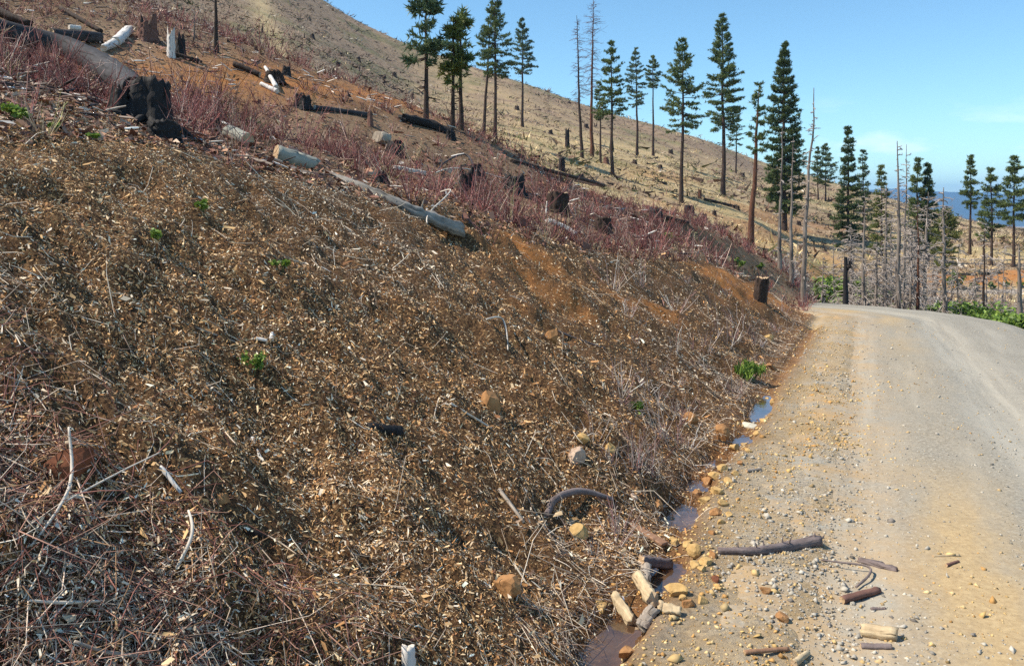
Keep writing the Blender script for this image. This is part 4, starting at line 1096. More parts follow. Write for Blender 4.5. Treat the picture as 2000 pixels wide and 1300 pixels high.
# ---- rocks on the bank
rock(742, 272, 40, 26, M_ROCKG, 'tan-grey boulder beside the squat black stump', 1, name='boulder', sink=0.2)
rock(1080, 657, 32, 34, M_ROCKO, 'orange rock high on the bank beside a long stick', 2)
rock(960, 785, 46, 34, M_ROCKO, 'orange rock in grey litter halfway down the bank', 3)
rock(1120, 893, 52, 24, M_ROCKP, 'flat pinkish rock near the foot of the bank', 4)
rock(1137, 860, 26, 20, M_ROCKY, 'small yellow rock just above the flat pinkish one', 5)
rock(1190, 876, 26, 24, M_ROCKY, 'small ochre rock right of the flat pinkish one', 6)
rock(1350, 821, 32, 24, M_ROCKO, 'dull orange rock in litter above the ditch block', 7)
rock(1411, 851, 34, 36, M_ROCKO, 'angular brown-orange block standing in the ditch', 8, sink=0.1)
rock(1130, 1043, 40, 24, M_ROCKY, 'ochre rock with a shaded right end on the lower bank', 9)
rock(990, 1156, 60, 42, M_ROCKO, 'large orange rock in litter at the foot of the bank', 10)
rock(118, 902, 104, 62, M_ROCKR, 'red-brown slab half buried in the bank at the left edge', 11, name='rock_slab', depth=0.5, rz=0.35)
rock(1505, 661, 22, 14, M_ROCKY, 'pale yellow rock at the toe of the bank near the bend', 12)
rock(1506, 716, 28, 14, M_ROCKO, 'flat orange rock beside the green grass tuft', 13)
rock(1240, 912 + 60, 18, 12, M_ROCKP, 'small grey-pink rock above the purple pool', 14)
rock(1115, 1020, 20, 16, M_ROCKW, 'small whitish rock left of the shaded ochre rock', 15)
rock(430, 975, 26, 18, M_ROCKO, 'small dark orange rock in chips at lower left', 16)
rock(955, 468, 22, 12, M_ROCKO, 'small orange rock below the end of the split log', 17)
# ---- stones of the ditch
rock(1283, 992, 26, 24, M_ROCKO, 'orange block at the left rim of the purple pool', 21, name='stone')
rock(1299, 1021, 20, 15, M_ROCKW, 'white stone in the purple pool', 22, name='stone')
rock(1437, 874, 20, 14, M_ROCKY, 'pale yellow stone right of the angular ditch block', 23, name='stone', road=True)
rock(1467, 832, 32, 8, M_ROCKW, 'long white flat stone at the upper pools', 24, name='stone', road=True)
rock(1360, 1079, 34, 24, M_ROCKY, 'rounded yellow stone, biggest by the barked branch end', 25, name='stone', road=True)
rock(1174, 1188, 50, 14, M_ROCKY, 'flat ochre stone at the upper rim of the brown pool', 26, name='stone')
rock(1325, 1156, 40, 22, M_ROCKY, 'wedge of yellow stone right of the peeled wood chunks', 27, name='stone', road=True)
rock(1396, 1131, 20, 12, M_ROCKR, 'reddish pebble on the gravel below the barked branch', 28, name='stone', road=True)
rock(1497, 1154, 22, 16, M_ROCKO, 'orange pebble alone on the gravel shoulder', 29, name='stone', road=True)
rock(1530, 1208, 26, 14, M_ROCKO, 'orange stone on the shoulder left of the dark stick', 30, name='stone', road=True)
rock(1228, 1276, 44, 22, M_ROCKO, 'orange-brown stone at the lower rim of the brown pool', 31, name='stone')
small = [(1382, 946, 24, 14), (1398, 930, 26, 12), (1414, 916, 24, 11), (1424, 938, 18, 10), (1364, 964, 24, 12), (1402, 960, 28, 13), (1378, 976, 26, 12), (1414, 984, 20, 12), (1400, 1002, 24, 13), (1436, 925, 16, 8),
 (1345, 1064, 20, 12), (1382, 1098, 28, 14), (1392, 1084, 22, 12), (1322, 1062, 22, 12), (1360, 1103, 24, 12), (1312, 1054, 16, 10), (1346, 1180, 26, 14), (1372, 1174, 24, 12), (1334, 1170, 18, 10), (1372, 1112, 18, 9),
 (1448, 905, 14, 8), (1462, 880, 16, 7), (1480, 846, 18, 7), (1490, 820, 14, 6), (1500, 800, 16, 6), (1510, 785, 12, 5), (1410, 1020, 16, 9), (1425, 1005, 14, 8), (1390, 1040, 14, 8), (1405, 1150, 14, 8), (1500, 778, 12, 5), (1455, 862, 16, 7)]
for i, (a, b_, c_, d_) in enumerate(small):
    lab = 'beside the narrow upper pools' if b_ < 900 else 'between the blue and purple pools' if b_ < 1045 else 'by the end of the barked branch' if b_ < 1125 else 'right of the wood chunks'
    rock(a, b_, c_, d_, M_ROCKY if i % 4 else M_ROCKO, 'small yellow stone by the ditch, ' + lab, 400 + i, name='stone', road=True, group='yellow ditch stones ' + lab)

# ---- peeled wood chunks damming the ditch
def chunk(label, a, b_, rp, mats, seed, lift=0.8, rise=(0, 0), rough=0.18):
    return log('wood_chunk', label, 'wood chunk', [a, b_], rp, mats, seed=seed, lift=lift, rise=list(rise), rough=rough, rings=14, group='wood chunks in the ditch')
chunk('brown barked chunk, uppermost of the wood in the ditch', (1252, 1112), (1308, 1120), (9.5, 10), [M_BARK, M_CUT], 51, 1.1, (0.02, 0.02))
chunk('short grey chunk standing on end below the barked one', (1262, 1150), (1262, 1128), (9, 10), [M_PEELG, M_CUT], 52, 1.0, (0.0, 0.03))
chunk('pale yellow chunk in the middle of the wood pile', (1245, 1152), (1276, 1194), (11, 13), [M_PEEL, M_CUT], 53, 1.1, (0.02, 0.02))
chunk('pale chunk at the left dipping into the brown pool', (1200, 1174), (1236, 1232), (9, 12), [M_PEEL, M_CUT], 54, 1.0, (0.01, 0.01))
chunk('greyish chunk forming a V with the left one', (1278, 1204), (1252, 1244), (13, 14), [M_PEELG, M_CUT], 55, 1.1, (0.01, 0.0))
chunk('stubby yellow chunk at the right end of the pile', (1288, 1196), (1330, 1202), (12, 9), [M_PEEL, M_CUT], 56, 0.9)
# board
g0 = ground(1234, 1036); g1 = ground(1300, 1076)
dv = (g1 - g0); ln = dv.length; k = g0.y / F
bm = bmesh.new(); bmesh.ops.create_cube(bm, size=1.0)
for v in bm.verts: v.co = Vector((v.co.x * ln * (1.0 if v.co.y > 0 else 0.94), v.co.y * 20 * k * (1.0 if v.co.x > 0 else 0.7), v.co.z * 6 * k))
bmesh.ops.bevel(bm, geom=bm.edges[:], offset=1.2 * k, segments=1, affect='EDGES')
me = bpy.data.meshes.new('board'); bm.to_mesh(me); bm.free(); me.materials.append(M_BOARD)
o = link('board', me, label='wet brown board sloping into the ditch above the wood chunks', cat='board', loc=(g0 + g1) / 2 + Vector((0, 0, 0.035)))
o.rotation_euler = dv.to_track_quat('X', 'Z').to_euler()

# ---- sticks and wood on the road
log('barked_branch', 'thick grey barked branch with twig stubs lying on the road shoulder', 'branch', [(1402, 1080), (1470, 1082), (1540, 1074), (1602, 1064)], [6.5, 8, 9.5, 11], [M_BARK, M_REDBARK], road=True, seed=61, lift=0.85, rough=0.12, rings=30, stubs=[(0.2, 0.05, 0.2), (0.36, 0.045, -0.1), (0.42, 0.05, 0.3), (0.62, 0.06, -0.3), (0.66, 0.07, 0.2), (0.93, 0.05, 0.8), (0.97, 0.05, 1.2)])
log('short_stick', 'short dark stick below the forked twig on the gravel', 'stick', [(1644, 1177), (1716, 1158)], [7.5, 7], [M_REDBARK, M_CUT], road=True, seed=62, lift=0.9, rough=0.14)
log('split_firewood', 'thick white split piece of wood at lower right', 'wood piece', [(1686, 1240), (1752, 1250)], [13, 14], [M_PEEL, M_CUT], road=True, seed=63, lift=0.75, rough=0.14, rings=8)
log('short_stick', 'slim barked stick lying against the white split piece', 'stick', [(1682, 1266), (1742, 1268)], [6, 6], [M_BARK, M_CUT], road=True, seed=64, lift=0.9, rough=0.14)
log('short_stick', 'straight reddish stick near the bottom edge of the gravel', 'stick', [(1454, 1277), (1540, 1270)], [4.5, 4], [M_BOARD, M_CUT], road=True, seed=65, lift=0.9)
log('bark_strip', 'curled strip of grey bark on the gravel', 'bark', [(1676, 1096), (1710, 1106), (1752, 1116)], [5, 7, 5], [M_BARK, M_REDBARK], road=True, seed=66, lift=0.5, rough=0.35)
log('forked_twig', 'thin forked twig between the bark strip and the dark stick', 'twig', [(1604, 1098), (1650, 1112), (1690, 1118), (1672, 1152)], [1.6, 1.8, 2.4, 2.2], [M_BARK, M_BARK], road=True, seed=67, lift=1, sides=6, rings=18, rise=[0.01, 0.03, 0.03, 0.01])
log('short_stick', 'stubby yellow stick at the bottom edge of the photo', 'stick', [(1550, 1302), (1578, 1278)], [7, 5], [M_PEEL, M_CUT], road=True, seed=68, lift=0.9)
log('short_stick', 'tiny grey stick beside an orange pebble up the road shoulder', 'stick', [(1458, 922), (1486, 918)], [3.2, 3], [M_PEELG, M_CUT], road=True, seed=69, lift=0.9)
log('bark_strip', 'small dark sliver of bark below the short dark stick', 'bark', [(1702, 1192), (1730, 1190)], [4, 3], [M_BARK, M_BARK], road=True, seed=70, lift=0.6, rough=0.3)
log('short_stick', 'pale stick on the yellow dirt at the right', 'stick', [(1822, 1088), (1874, 1086)], [2.6, 2.4], [M_PEEL, M_CUT], road=True, seed=71, lift=0.9)
log('short_stick', 'small reddish stick below the pale one on the yellow dirt', 'stick', [(1848, 1106), (1872, 1098)], [3, 2.6], [M_REDBARK, M_CUT], road=True, seed=72, lift=0.9)
# ---- branches on the bank
log('curved_branch', 'dark curved branch arching over the litter above the ditch', 'branch', [(1068, 1012), (1084, 992), (1130, 980), (1196, 982)], [7, 7, 6, 4], [M_BARK, M_BARK], seed=73, lift=0.9, rings=24, rise=[0.0, 0.03, 0.045, 0.01])
log('long_stick', 'long thin stick lying below the high orange rock', 'stick', [(1050, 628), (1110, 658), (1182, 682)], [2.2, 2.4, 1.8], [M_BARK, M_PALE], seed=74, lift=1.2, sides=6, rings=14)
log('white_stub', 'white broken stub sticking up at the bottom edge of the bank', 'wood piece', [(798, 1312), (797, 1306)], [14, 12], [M_WHITE, M_PALE], seed=75, lift=0.5, rings=8, rise=[-0.04, 0.065], rough=0.25)
log('bare_limb', 'pale curved limb rising in front of the red-brown slab', 'branch', [(60, 1075), (125, 1010), (140, 960), (134, 910)], [2.0, 3.0, 3.2, 2.4], [M_PALE, M_PALE], seed=76, lift=1, sides=7, rings=22, rise=[0.01, 0.05, 0.09, 0.12])
log('bare_limb', 'long straight pale twig sweeping up from the curved limb', 'branch', [(128, 1014), (230, 968), (312, 930)], [2.0, 1.8, 1.2], [M_PALE, M_PALE], seed=77, lift=1, sides=6, rings=14, rise=[0.05, 0.07, 0.08])
log('bare_limb', 'hooked pale limb right of the long straight twig', 'branch', [(345, 1118), (374, 1080), (368, 1035)], [3.4, 3.4, 2.2], [M_PALE, M_PALE], seed=78, lift=1, sides=7, rings=16, rise=[0.01, 0.05, 0.06])
log('bare_limb', 'thick pale limb lying flat near the bottom left', 'branch', [(58, 1190), (120, 1202), (200, 1196)], [2.4, 3.4, 2.0], [M_PALE, M_PALE], seed=79, lift=1.2, sides=7, rings=14, rise=[0.02, 0.03, 0.03])
log('bare_limb', 'reddish pale limb along the bottom edge at left', 'branch', [(145, 1278), (210, 1300), (290, 1306)], [3, 4, 3], [M_PEELG, M_PALE], seed=80, lift=1.2, sides=7, rings=14, rise=[0.03, 0.03, 0.03])
log('bare_limb', 'arched thin limb on grey litter left of the high orange rock', 'branch', [(950, 636), (980, 645), (992, 690)], [1.8, 1.8, 1.4], [M_PALE, M_PALE], seed=81, lift=1, sides=6, rings=16, rise=[0.04, 0.08, 0.02])
log('long_stick', 'thin stick slanting beside the halfway orange rock', 'stick', [(880, 790), (960, 838)], [2.4, 2.0], [M_PALE, M_PALE], seed=82, lift=1.2, sides=6)
log('short_stick', 'dark charred stick in chips above the lower orange rock', 'stick', [(478, 1040), (520, 1052)], [6, 5], [M_CHARB, M_CHAR], seed=83, lift=0.9)
log('broken_log', 'black charred lump of wood in chips at mid bank', 'log', [(718, 838), (782, 846)], [8, 9], [M_CHAR, M_CHAR], seed=84, lift=0.5, rough=0.3)
log('white_splinter', 'white splinter pair of wood standing in chips, left one', 'wood piece', [(500, 664), (522, 668)], [3.5, 3], [M_WHITE, M_PALE], seed=85, lift=1.0)
log('white_splinter', 'white splinter standing upright beside the flat one', 'wood piece', [(530, 668), (531, 660)], [5, 3], [M_WHITE, M_PALE], seed=86, lift=0.8, rise=[0, 0.02])
log('white_splinter', 'long white splinter slanting in chips at lower left', 'wood piece', [(492, 858), (510, 900)], [3.5, 3], [M_WHITE, M_PALE], seed=87, lift=1.2)
log('white_splinter', 'grey-white split stake near the red-brown slab', 'wood piece', [(314, 916), (354, 966)], [4.5, 3.5], [M_WHITE, M_PEELG], seed=88, lift=1.2)
log('long_stick', 'grey stick lying down the bank below the pale stake pair', 'stick', [(320, 620), (460, 670)], [2.6, 2.0], [M_PEELG, M_PALE], seed=89, lift=1.2, sides=6)
log('long_stick', 'thin grey stick near the small leafy plant at mid left', 'stick', [(372, 728), (432, 774)], [2.2, 2.0], [M_PEELG, M_PALE], seed=90, lift=1.2, sides=6)
log('long_stick', 'dark stick angled down to the ochre rock on the lower bank', 'stick', [(975, 960), (1022, 1022)], [4.0, 3.4], [M_PEELG, M_PALE], seed=91, lift=1.2, sides=7)

# ---- green plants
def plant(px, py, w_px, h_px, n, label, seed, cols=G1, name='green_plant', cat='plant', blade=False, leaf=9, Y=None, group=None):
    b = at_depth(px, Y) if Y else ground(px, py)
    k = b.y / F
    return leafy(name, label, cat, b, w_px * k, h_px * k, n, seed, cols, leaf * k, group, blade)
plant(492, 732, 58, 56, 170, 'tallest leafy green plant on the chip-covered bank', 1)
plant(303, 474, 42, 32, 110, 'round leafy green plant on the upper left bank', 2)
plant(395, 416, 38, 28, 100, 'pale green plant just below the bank crest at left', 3)
plant(548, 530, 40, 28, 90, 'low green plant above a dark hole in the bank', 4)
plant(1246, 810, 34, 30, 90, 'small yellow-green plant in grey litter near the ditch', 5, G1)
plant(1466, 742, 54, 38, 420, 'bright green grass tuft at the edge of the ditch', 6, G1, 'grass_tuft', 'grass tuft', True, 16)
plant(30, 240, 66, 44, 190, 'leafy green bush at the left edge of the photo', 7, G1, 'green_bush', 'bush')
plant(102, 256, 32, 22, 80, 'small leafy plant, second from the left edge', 8)
plant(186, 274, 30, 22, 70, 'small yellow-green plant, third from the left edge', 9)
plant(1440, 526, 30, 22, 120, 'green bush on the bank crest near the leaning stump', 10, G2, 'green_bush', 'bush', leaf=7)
plant(1486, 527, 18, 14, 70, 'smaller green bush above the leaning stump', 11, G2, 'green_bush', 'bush', leaf=6)
plant(492, 245, 30, 14, 60, 'dull green sprig in red brush above the sawn block', 12, G2)
plant(1300, 470, 40, 16, 120, 'dull green patch below the rooted black stump', 13, G2, 'green_bush', 'bush', leaf=6)
r_ = random.Random(9)
bush = [(1612, 36, 60, 552), (1640, 42, 70, 540), (1668, 41, 74, 538), (1700, 42, 60, 548), (1735, 40, 50, 560), (1622, 45, 80, 536), (1655, 46, 80, 534), (1690, 36, 50, 575), (1640, 33, 50, 578),
        (1820, 30, 60, 590), (1850, 31, 64, 586), (1875, 29, 64, 586), (1900, 29, 70, 584), (1928, 27, 70, 586), (1955, 26, 76, 588), (1985, 23, 70, 598), (1968, 19, 70, 598), (1995, 17.5, 74, 606), (2030, 17, 80, 600), (1795, 33, 56, 594), (1948, 21, 56, 602), (1765, 34, 50, 588), (1912, 23, 50, 604)]
sides_ = ['left of the thicket', 'under the whitish snags', 'right of the thicket', 'at the right edge']
for i, (px, Y, w_, top) in enumerate(bush):
    b = at_depth(px, Y); h_ = max(tall(b, top), 0.35) * F / Y
    lab = sides_[0 if px < 1715 else 1 if px < 1800 else 2 if px < 1940 else 3]
    plant(px, 0, w_, h_, 520, 'leafy green bush past the far edge of the road, ' + lab, 500 + i, G1 if i % 3 else G2, 'green_bush', 'bush', leaf=8, Y=Y, group='green bushes beyond the road, ' + lab)
plant(1868, 0, 34, 40, 240, 'dark green bush at the foot of the far orange bank', 560, G2, 'green_bush', 'bush', leaf=6, Y=51.5)
for i, (px, Y) in enumerate([(1935, 51.5), (1968, 51.6), (1900, 51.4), (1990, 52)]):
    plant(px, 0, 20, 18, 120, 'small dull bush along the foot of the far orange bank', 570 + i, G2, 'green_bush', 'bush', leaf=5, Y=Y, group='bushes below the far bank')

# ================================================================== THE STUFF nobody could count
def normals(X, Y, e=0.03):
    e = np.maximum(e, Y * 0.006)
    hx = (H(X + e, Y) - H(X - e, Y)) / (2 * e); hy = (H(X, Y + e) - H(X, Y - e)) / (2 * e)
    n = np.stack([-hx, -hy, np.ones_like(hx)], -1)
    return n / np.linalg.norm(n, axis=-1, keepdims=True)
def scatter(n, y0, y1, u0, u1, r, pw=1.0):
    """more points near the eye, fewer far off"""
    q = r.uniform(0, 1, n) ** pw
    Y = y0 * (y1 / y0) ** q; u = r.uniform(u0, u1, n)
    return u * Y, Y
def palette(cols, wts, n, r, jit=0.18):
    cols = np.array(cols); k = r.choice(len(cols), n, p=np.array(wts) / np.sum(wts))
    return np.clip(cols[k] * (1 + jit * r.normal(size=(n, 1))), 0.004, 0.9)
def flakes(Pc, d, sd, nn, L, W, curl):
    j = np.random.default_rng(len(Pc)).uniform(0.25, 1.25, (8, len(Pc), 1))
    a = Pc - d * L * j[0] - sd * W * j[1]; b = Pc - d * L * j[2] * 0.8 + sd * W * j[3] + nn * curl * L; c = Pc + d * L * j[4] + sd * W * j[5]; e = Pc + d * L * j[6] * 0.8 - sd * W * j[7] + nn * curl * L * 0.6
    V = np.stack([a, b, c, e], 1).reshape(-1, 3)
    i4 = np.arange(len(Pc))[:, None] * 4
    return V, np.concatenate([i4 + [0, 1, 2], i4 + [0, 2, 3]])
M_CHIPS = tinted('wood chips', 0.8, 0.0, 0.25)
M_TWIG = tinted('twigs', 0.8, 0.0, 0.25)
R5 = np.random.default_rng(55)

def litter_mask(X, Y):
    s, p = sp(X, Y); t, w = tw(X, Y)
    return p / np.maximum(crest_p(s), 0.3), w
# wood chips and shredded bark over the cut bank
n = 780000
X, Y = scatter(n, 1.5, 26, -0.80, 0.42, R5)
hrel, w = litter_mask(X, Y)
s, p = sp(X, Y)
zn = zones(X, Y)
cl = fbm(s * 1.3, p * 0.8, 81, 3)
keep = (w > 1.98 + 0.06 * R5.normal(size=n)) & (hrel < 1.35 + 0.3 * cl) & (R5.uniform(0, 1, n) < (1.0 - 0.66 * zn[:, 1]) * np.clip(0.9 + 1.1 * cl, 0.35, 1))
X, Y, s, p, cl = X[keep], Y[keep], s[keep], p[keep], cl[keep]
n = len(X)
NN = normals(X, Y)
Lh = 0.0057 * (1 + Y * 0.09) * R5.lognormal(0, 0.42, n); Wh = Lh * R5.uniform(0.07, 0.36, n)
d = R5.normal(size=(n, 3)); d -= (d * NN).sum(1, keepdims=True) * NN * R5.uniform(0.25, 1.0, (n, 1)); d /= np.linalg.norm(d, axis=1, keepdims=True)
sd = np.cross(NN + R5.normal(size=(n, 3)) * 0.45, d); sd /= np.linalg.norm(sd, axis=1, keepdims=True); nv = np.cross(d, sd)
Pc = np.stack([X, Y, H(X, Y)], -1) + NN * (R5.uniform(-0.2, 1.9, n) * Lh)[:, None]
V, Fc = flakes(Pc, d, sd, nv, Lh[:, None], Wh[:, None], R5.uniform(-0.25, 0.25, (n, 1)))
tan = palette([(0.58, 0.36, 0.165), (0.45, 0.23, 0.092), (0.70, 0.51, 0.30), (0.27, 0.125, 0.055), (0.84, 0.71, 0.54), (0.09, 0.042, 0.026)], [32, 26, 19, 9, 9, 5], n, R5)
gry = palette([(0.54, 0.42, 0.29), (0.66, 0.55, 0.41), (0.30, 0.205, 0.135), (0.84, 0.74, 0.60), (0.11, 0.066, 0.045)], [30, 24, 22, 10, 14], n, R5)
gmask = 0.10 + 0.80 * sstep(0.02, 0.36, fbm(X / 1.3 + 3, Y / 1.3, 83, 3) + 0.12 * sstep(0.9, 1.1, p / crest_p(s)) + 0.20 * sstep(0.5, -0.1, p / crest_p(s)) - 0.02)
cc = np.where((R5.uniform(0, 1, n) < gmask)[:, None], gry, tan)
link('wood_chips', make_mesh('wood_chips', V, Fc, M_CHIPS, col=np.repeat(cc, 4, 0)), kind='stuff', label='tan and brown wood chips covering the cut bank', cat='wood chips')

def twig_field(name, label, n, y0, y1, u0, u1, cond, cols, wts, ln, rad, up, seed, align=0.0, bend=0.25):
    r = np.random.default_rng(seed)
    X, Y = scatter(n, y0, y1, u0, u1, r)
    k = cond(X, Y, r); X, Y = X[k], Y[k]; n = len(X)
    NN = normals(X, Y)
    fl = np.array([N[0] * -1, N[1] * -1, -0.6]); fl /= np.linalg.norm(fl)
    d = r.normal(size=(n, 3)) + fl * align * np.sign(r.normal(size=(n, 1)))
    d -= (d * NN).sum(1, keepdims=True) * NN; d /= np.linalg.norm(d, axis=1, keepdims=True)
    d = d + NN * (np.abs(r.normal(size=(n, 1))) * up); d /= np.linalg.norm(d, axis=1, keepdims=True)
    L = ln * (1 + Y * 0.05) * r.lognormal(0, 0.45, n)
    sd = np.cross(d, NN); sd /= np.linalg.norm(sd, axis=1, keepdims=True) + 1e-9
    P0 = np.stack([X, Y, H(X, Y)], -1) + NN * 0.008
    b = r.normal(size=(n, 1)) * bend * L[:, None]; b2 = r.normal(size=(n, 1)) * bend * L[:, None]
    P1 = P0 + d * L[:, None] * 0.33 + sd * b * 0.5; P2 = P0 + d * L[:, None] * 0.68 + sd * b; P3 = P0 + d * L[:, None] + sd * (b * 0.6 + b2 * 0.5) - np.array([0, 0, 1]) * L[:, None] * up * 0.15
    for q in (P1, P2, P3):
        q[:, 2] = np.maximum(q[:, 2], H(q[:, 0], q[:, 1]) + 0.006)
    rr_ = rad * (1 + Y * 0.07) * r.uniform(0.6, 1.5, n)
    V, Fq = tubes(np.stack([P0, P1, P2, P3], 1), np.stack([rr_, rr_ * 0.9, rr_ * 0.75, rr_ * 0.4], -1), 3)
    cc = palette(cols, wts, n, r)
    link(name, make_mesh(name, V, Fq, M_TWIG, col=np.repeat(cc, 12, 0)), kind='stuff', label=label, cat='twigs')
GREYTW = [(0.46, 0.37, 0.28), (0.62, 0.53, 0.42), (0.27, 0.185, 0.135), (0.74, 0.66, 0.55), (0.13, 0.08, 0.06)]
twig_field('bank_twigs', 'grey dead twigs strewn over the cut bank', 15000, 1.6, 24, -0.78, 0.41,
    lambda X, Y, r: (litter_mask(X, Y)[1] > 2.0) & (litter_mask(X, Y)[0] < 1.15) & (r.uniform(0, 1, len(X)) < 0.12 + 1.6 * np.clip(fbm(X / 1.3 + 3, Y / 1.3, 83, 3) - 0.1 * sstep(5, 9, sp(X, Y)[0]) + 0.18 * sstep(0.6, 0.0, litter_mask(X, Y)[0]), 0, 1)), GREYTW, [34, 22, 18, 10, 16], 0.10, 0.0016, 0.12, 91, 0.8)
twig_field('toe_twigs', 'mat of fine grey twigs along the foot of the bank', 6500, 2.6, 16, 0.0, 0.38,
    lambda X, Y, r: (litter_mask(X, Y)[1] > 1.97) & (litter_mask(X, Y)[1] < 2.45 + 0.25 * r.normal(size=len(X))), GREYTW, [34, 20, 24, 8, 14], 0.095, 0.0014, 0.2, 92, 0.3)
twig_field('brush_twigs', 'tangle of reddish twigs at the lower left', 7000, 1.5, 3.6, -0.80, 0.05,
    lambda X, Y, r: (litter_mask(X, Y)[1] > 2.0) & (Y < 2.35 + 0.25 * r.normal(size=len(X)) - 0.55 * X / np.maximum(Y, .1)), [(0.25, 0.11, 0.085), (0.36, 0.20, 0.145), (0.13, 0.052, 0.04), (0.60, 0.48, 0.38), (0.30, 0.18, 0.10)], [30, 22, 26, 12, 10], 0.12, 0.0015, 0.25, 93, 0.0, 0.35)

# purple-red brush on the hillside above the bank
def brush_field(name, label, nclump, cond, y0, y1, u0, u1, cols, wts, hgt, seed, stems=(6, 14), rad=0.0022):
    r = np.random.default_rng(seed)
    X, Y = scatter(nclump, y0, y1, u0, u1, r)
    k = cond(X, Y, r); X, Y = X[k], Y[k]
    ns = r.integers(stems[0], stems[1], len(X))
    idx = np.repeat(np.arange(len(X)), ns); m = len(idx)
    hs = (hgt * r.lognormal(0, 0.42, len(X)))[idx] * r.uniform(0.5, 1.15, m)
    spread = hs * 0.75
    a = r.uniform(0, 6.28, m); o = np.sqrt(r.uniform(0, 1, m))
    bx = X[idx] + np.cos(a) * o * spread * 0.35; by = Y[idx] + np.sin(a) * o * spread * 0.35
    bz = H(bx, by) - 0.01
    P0 = np.stack([bx, by, bz], -1)
    lean = np.stack([np.cos(a) * o * 0.75, np.sin(a) * o * 0.75, np.ones(m)], -1) + r.normal(size=(m, 3)) * 0.22
    P2 = P0 + lean * hs[:, None]
    P1 = P0 + lean * hs[:, None] * 0.5 + r.normal(size=(m, 3)) * 0.05 * hs[:, None]
    rr_ = rad * (1 + Y[idx] * 0.085) * r.uniform(0.6, 1.3, m)
    V, Fq = tubes(np.stack([P0, P1, P2], 1), np.stack([rr_, rr_ * 0.85, rr_ * 0.45], -1), 3)
    # side twigs
    k2 = np.repeat(np.arange(m), 1); q = len(k2); f = r.uniform(0.35, 0.95, q)[:, None]
    Q0 = P0[k2] + (P2 - P0)[k2] * f
    Q2 = Q0 + (lean[k2] * 0.5 + r.normal(size=(q, 3)) * 0.55) * hs[k2][:, None] * 0.35
    V2, F2 = tubes(np.stack([Q0, Q2], 1), np.stack([rr_[k2] * 0.8, rr_[k2] * 0.45], -1), 3)
    c1 = palette(cols, wts, m, r, 0.22)
    # each bush leans to one tone
    tone = np.clip(1 + 0.4 * r.normal(size=(len(X), 1)), 0.35, 2.2)[idx]
    c1 = np.clip(c1 * tone, 0.01, 0.8)
    cc = np.concatenate([np.repeat(c1, 9, 0), np.repeat(c1[k2], 6, 0)])
    link(name, make_mesh(name, np.concatenate([V, V2]), np.concatenate([Fq[0], F2[0] + len(V)]), M_TWIG, col=cc), kind='stuff', label=label, cat='brush')
RED = [(0.20, 0.068, 0.062), (0.24, 0.105, 0.095), (0.105, 0.036, 0.04), (0.30, 0.17, 0.145), (0.44, 0.33, 0.28)]
def brush_cond(X, Y, r):
    h, w = litter_mask(X, Y); zn = zones(X, Y)
    c = fbm(X / 3.3, Y / 3.3, 85, 3)
    ok = np.ones(len(X), bool)
    for (cx, cy, cr) in CLEAR:
        L_ = math.hypot(cx, cy); ax, ay = cx / L_, cy / L_
        f_ = (cx - X) * ax + (cy - Y) * ay; g_ = np.abs((cx - X) * ay - (cy - Y) * ax)
        ok &= ~((g_ < cr) & (f_ > -cr) & (f_ < 0.35 + 0.04 * cy))
    s_, p_ = sp(X, Y)
    w = np.where(s_ > 15, p_ + TOE, w)
    return ok & (h > 1.02 + 0.08 * r.normal(size=len(X))) & (zn[:, 0] < 0.5) & (r.uniform(0, 1, len(X)) < np.clip(0.62 + 2.2 * c, 0.04, 1) * (1 - 0.93 * zn[:, 1])) & (w > 2.2) & (Y > 4.2)
brush_field('red_brush', 'low leafless purple-red brush on the hillside above the bank', 7000, brush_cond, 4.5, 34, -0.80, 0.42, RED, [30, 26, 20, 14, 10], 0.24, 101)
brush_field('dry_weeds', 'tan dead weeds mixed into the red brush', 620, brush_cond, 4.5, 32, -0.80, 0.42, [(0.44, 0.33, 0.19), (0.34, 0.27, 0.19), (0.55, 0.45, 0.31), (0.20, 0.19, 0.08)], [34, 28, 20, 18], 0.15, 104, (10, 18))
brush_field('toe_brush', 'grey dead brush along the foot of the bank', 420, lambda X, Y, r: (litter_mask(X, Y)[1] > 2.15) & (litter_mask(X, Y)[0] < 0.75) & (r.uniform(0, 1, len(X)) < 0.4), 4, 17, 0.1, 0.40, [(0.36, 0.30, 0.27), (0.50, 0.44, 0.39), (0.20, 0.13, 0.12), (0.30, 0.17, 0.16)], [30, 20, 24, 26], 0.14, 102, (8, 16), 0.0016)
brush_field('draw_brush', 'grey leafless brush filling the draw beyond the road', 420, lambda X, Y, r: (zones(X, Y)[:, 2] < 0.3) & (tw(X, Y)[1] < -2.2), 27, 47, 0.34, 0.68, [(0.30, 0.25, 0.23), (0.42, 0.37, 0.34), (0.20, 0.13, 0.13), (0.55, 0.50, 0.46)], [30, 26, 24, 14], 0.42, 103, (8, 16), 0.0020)

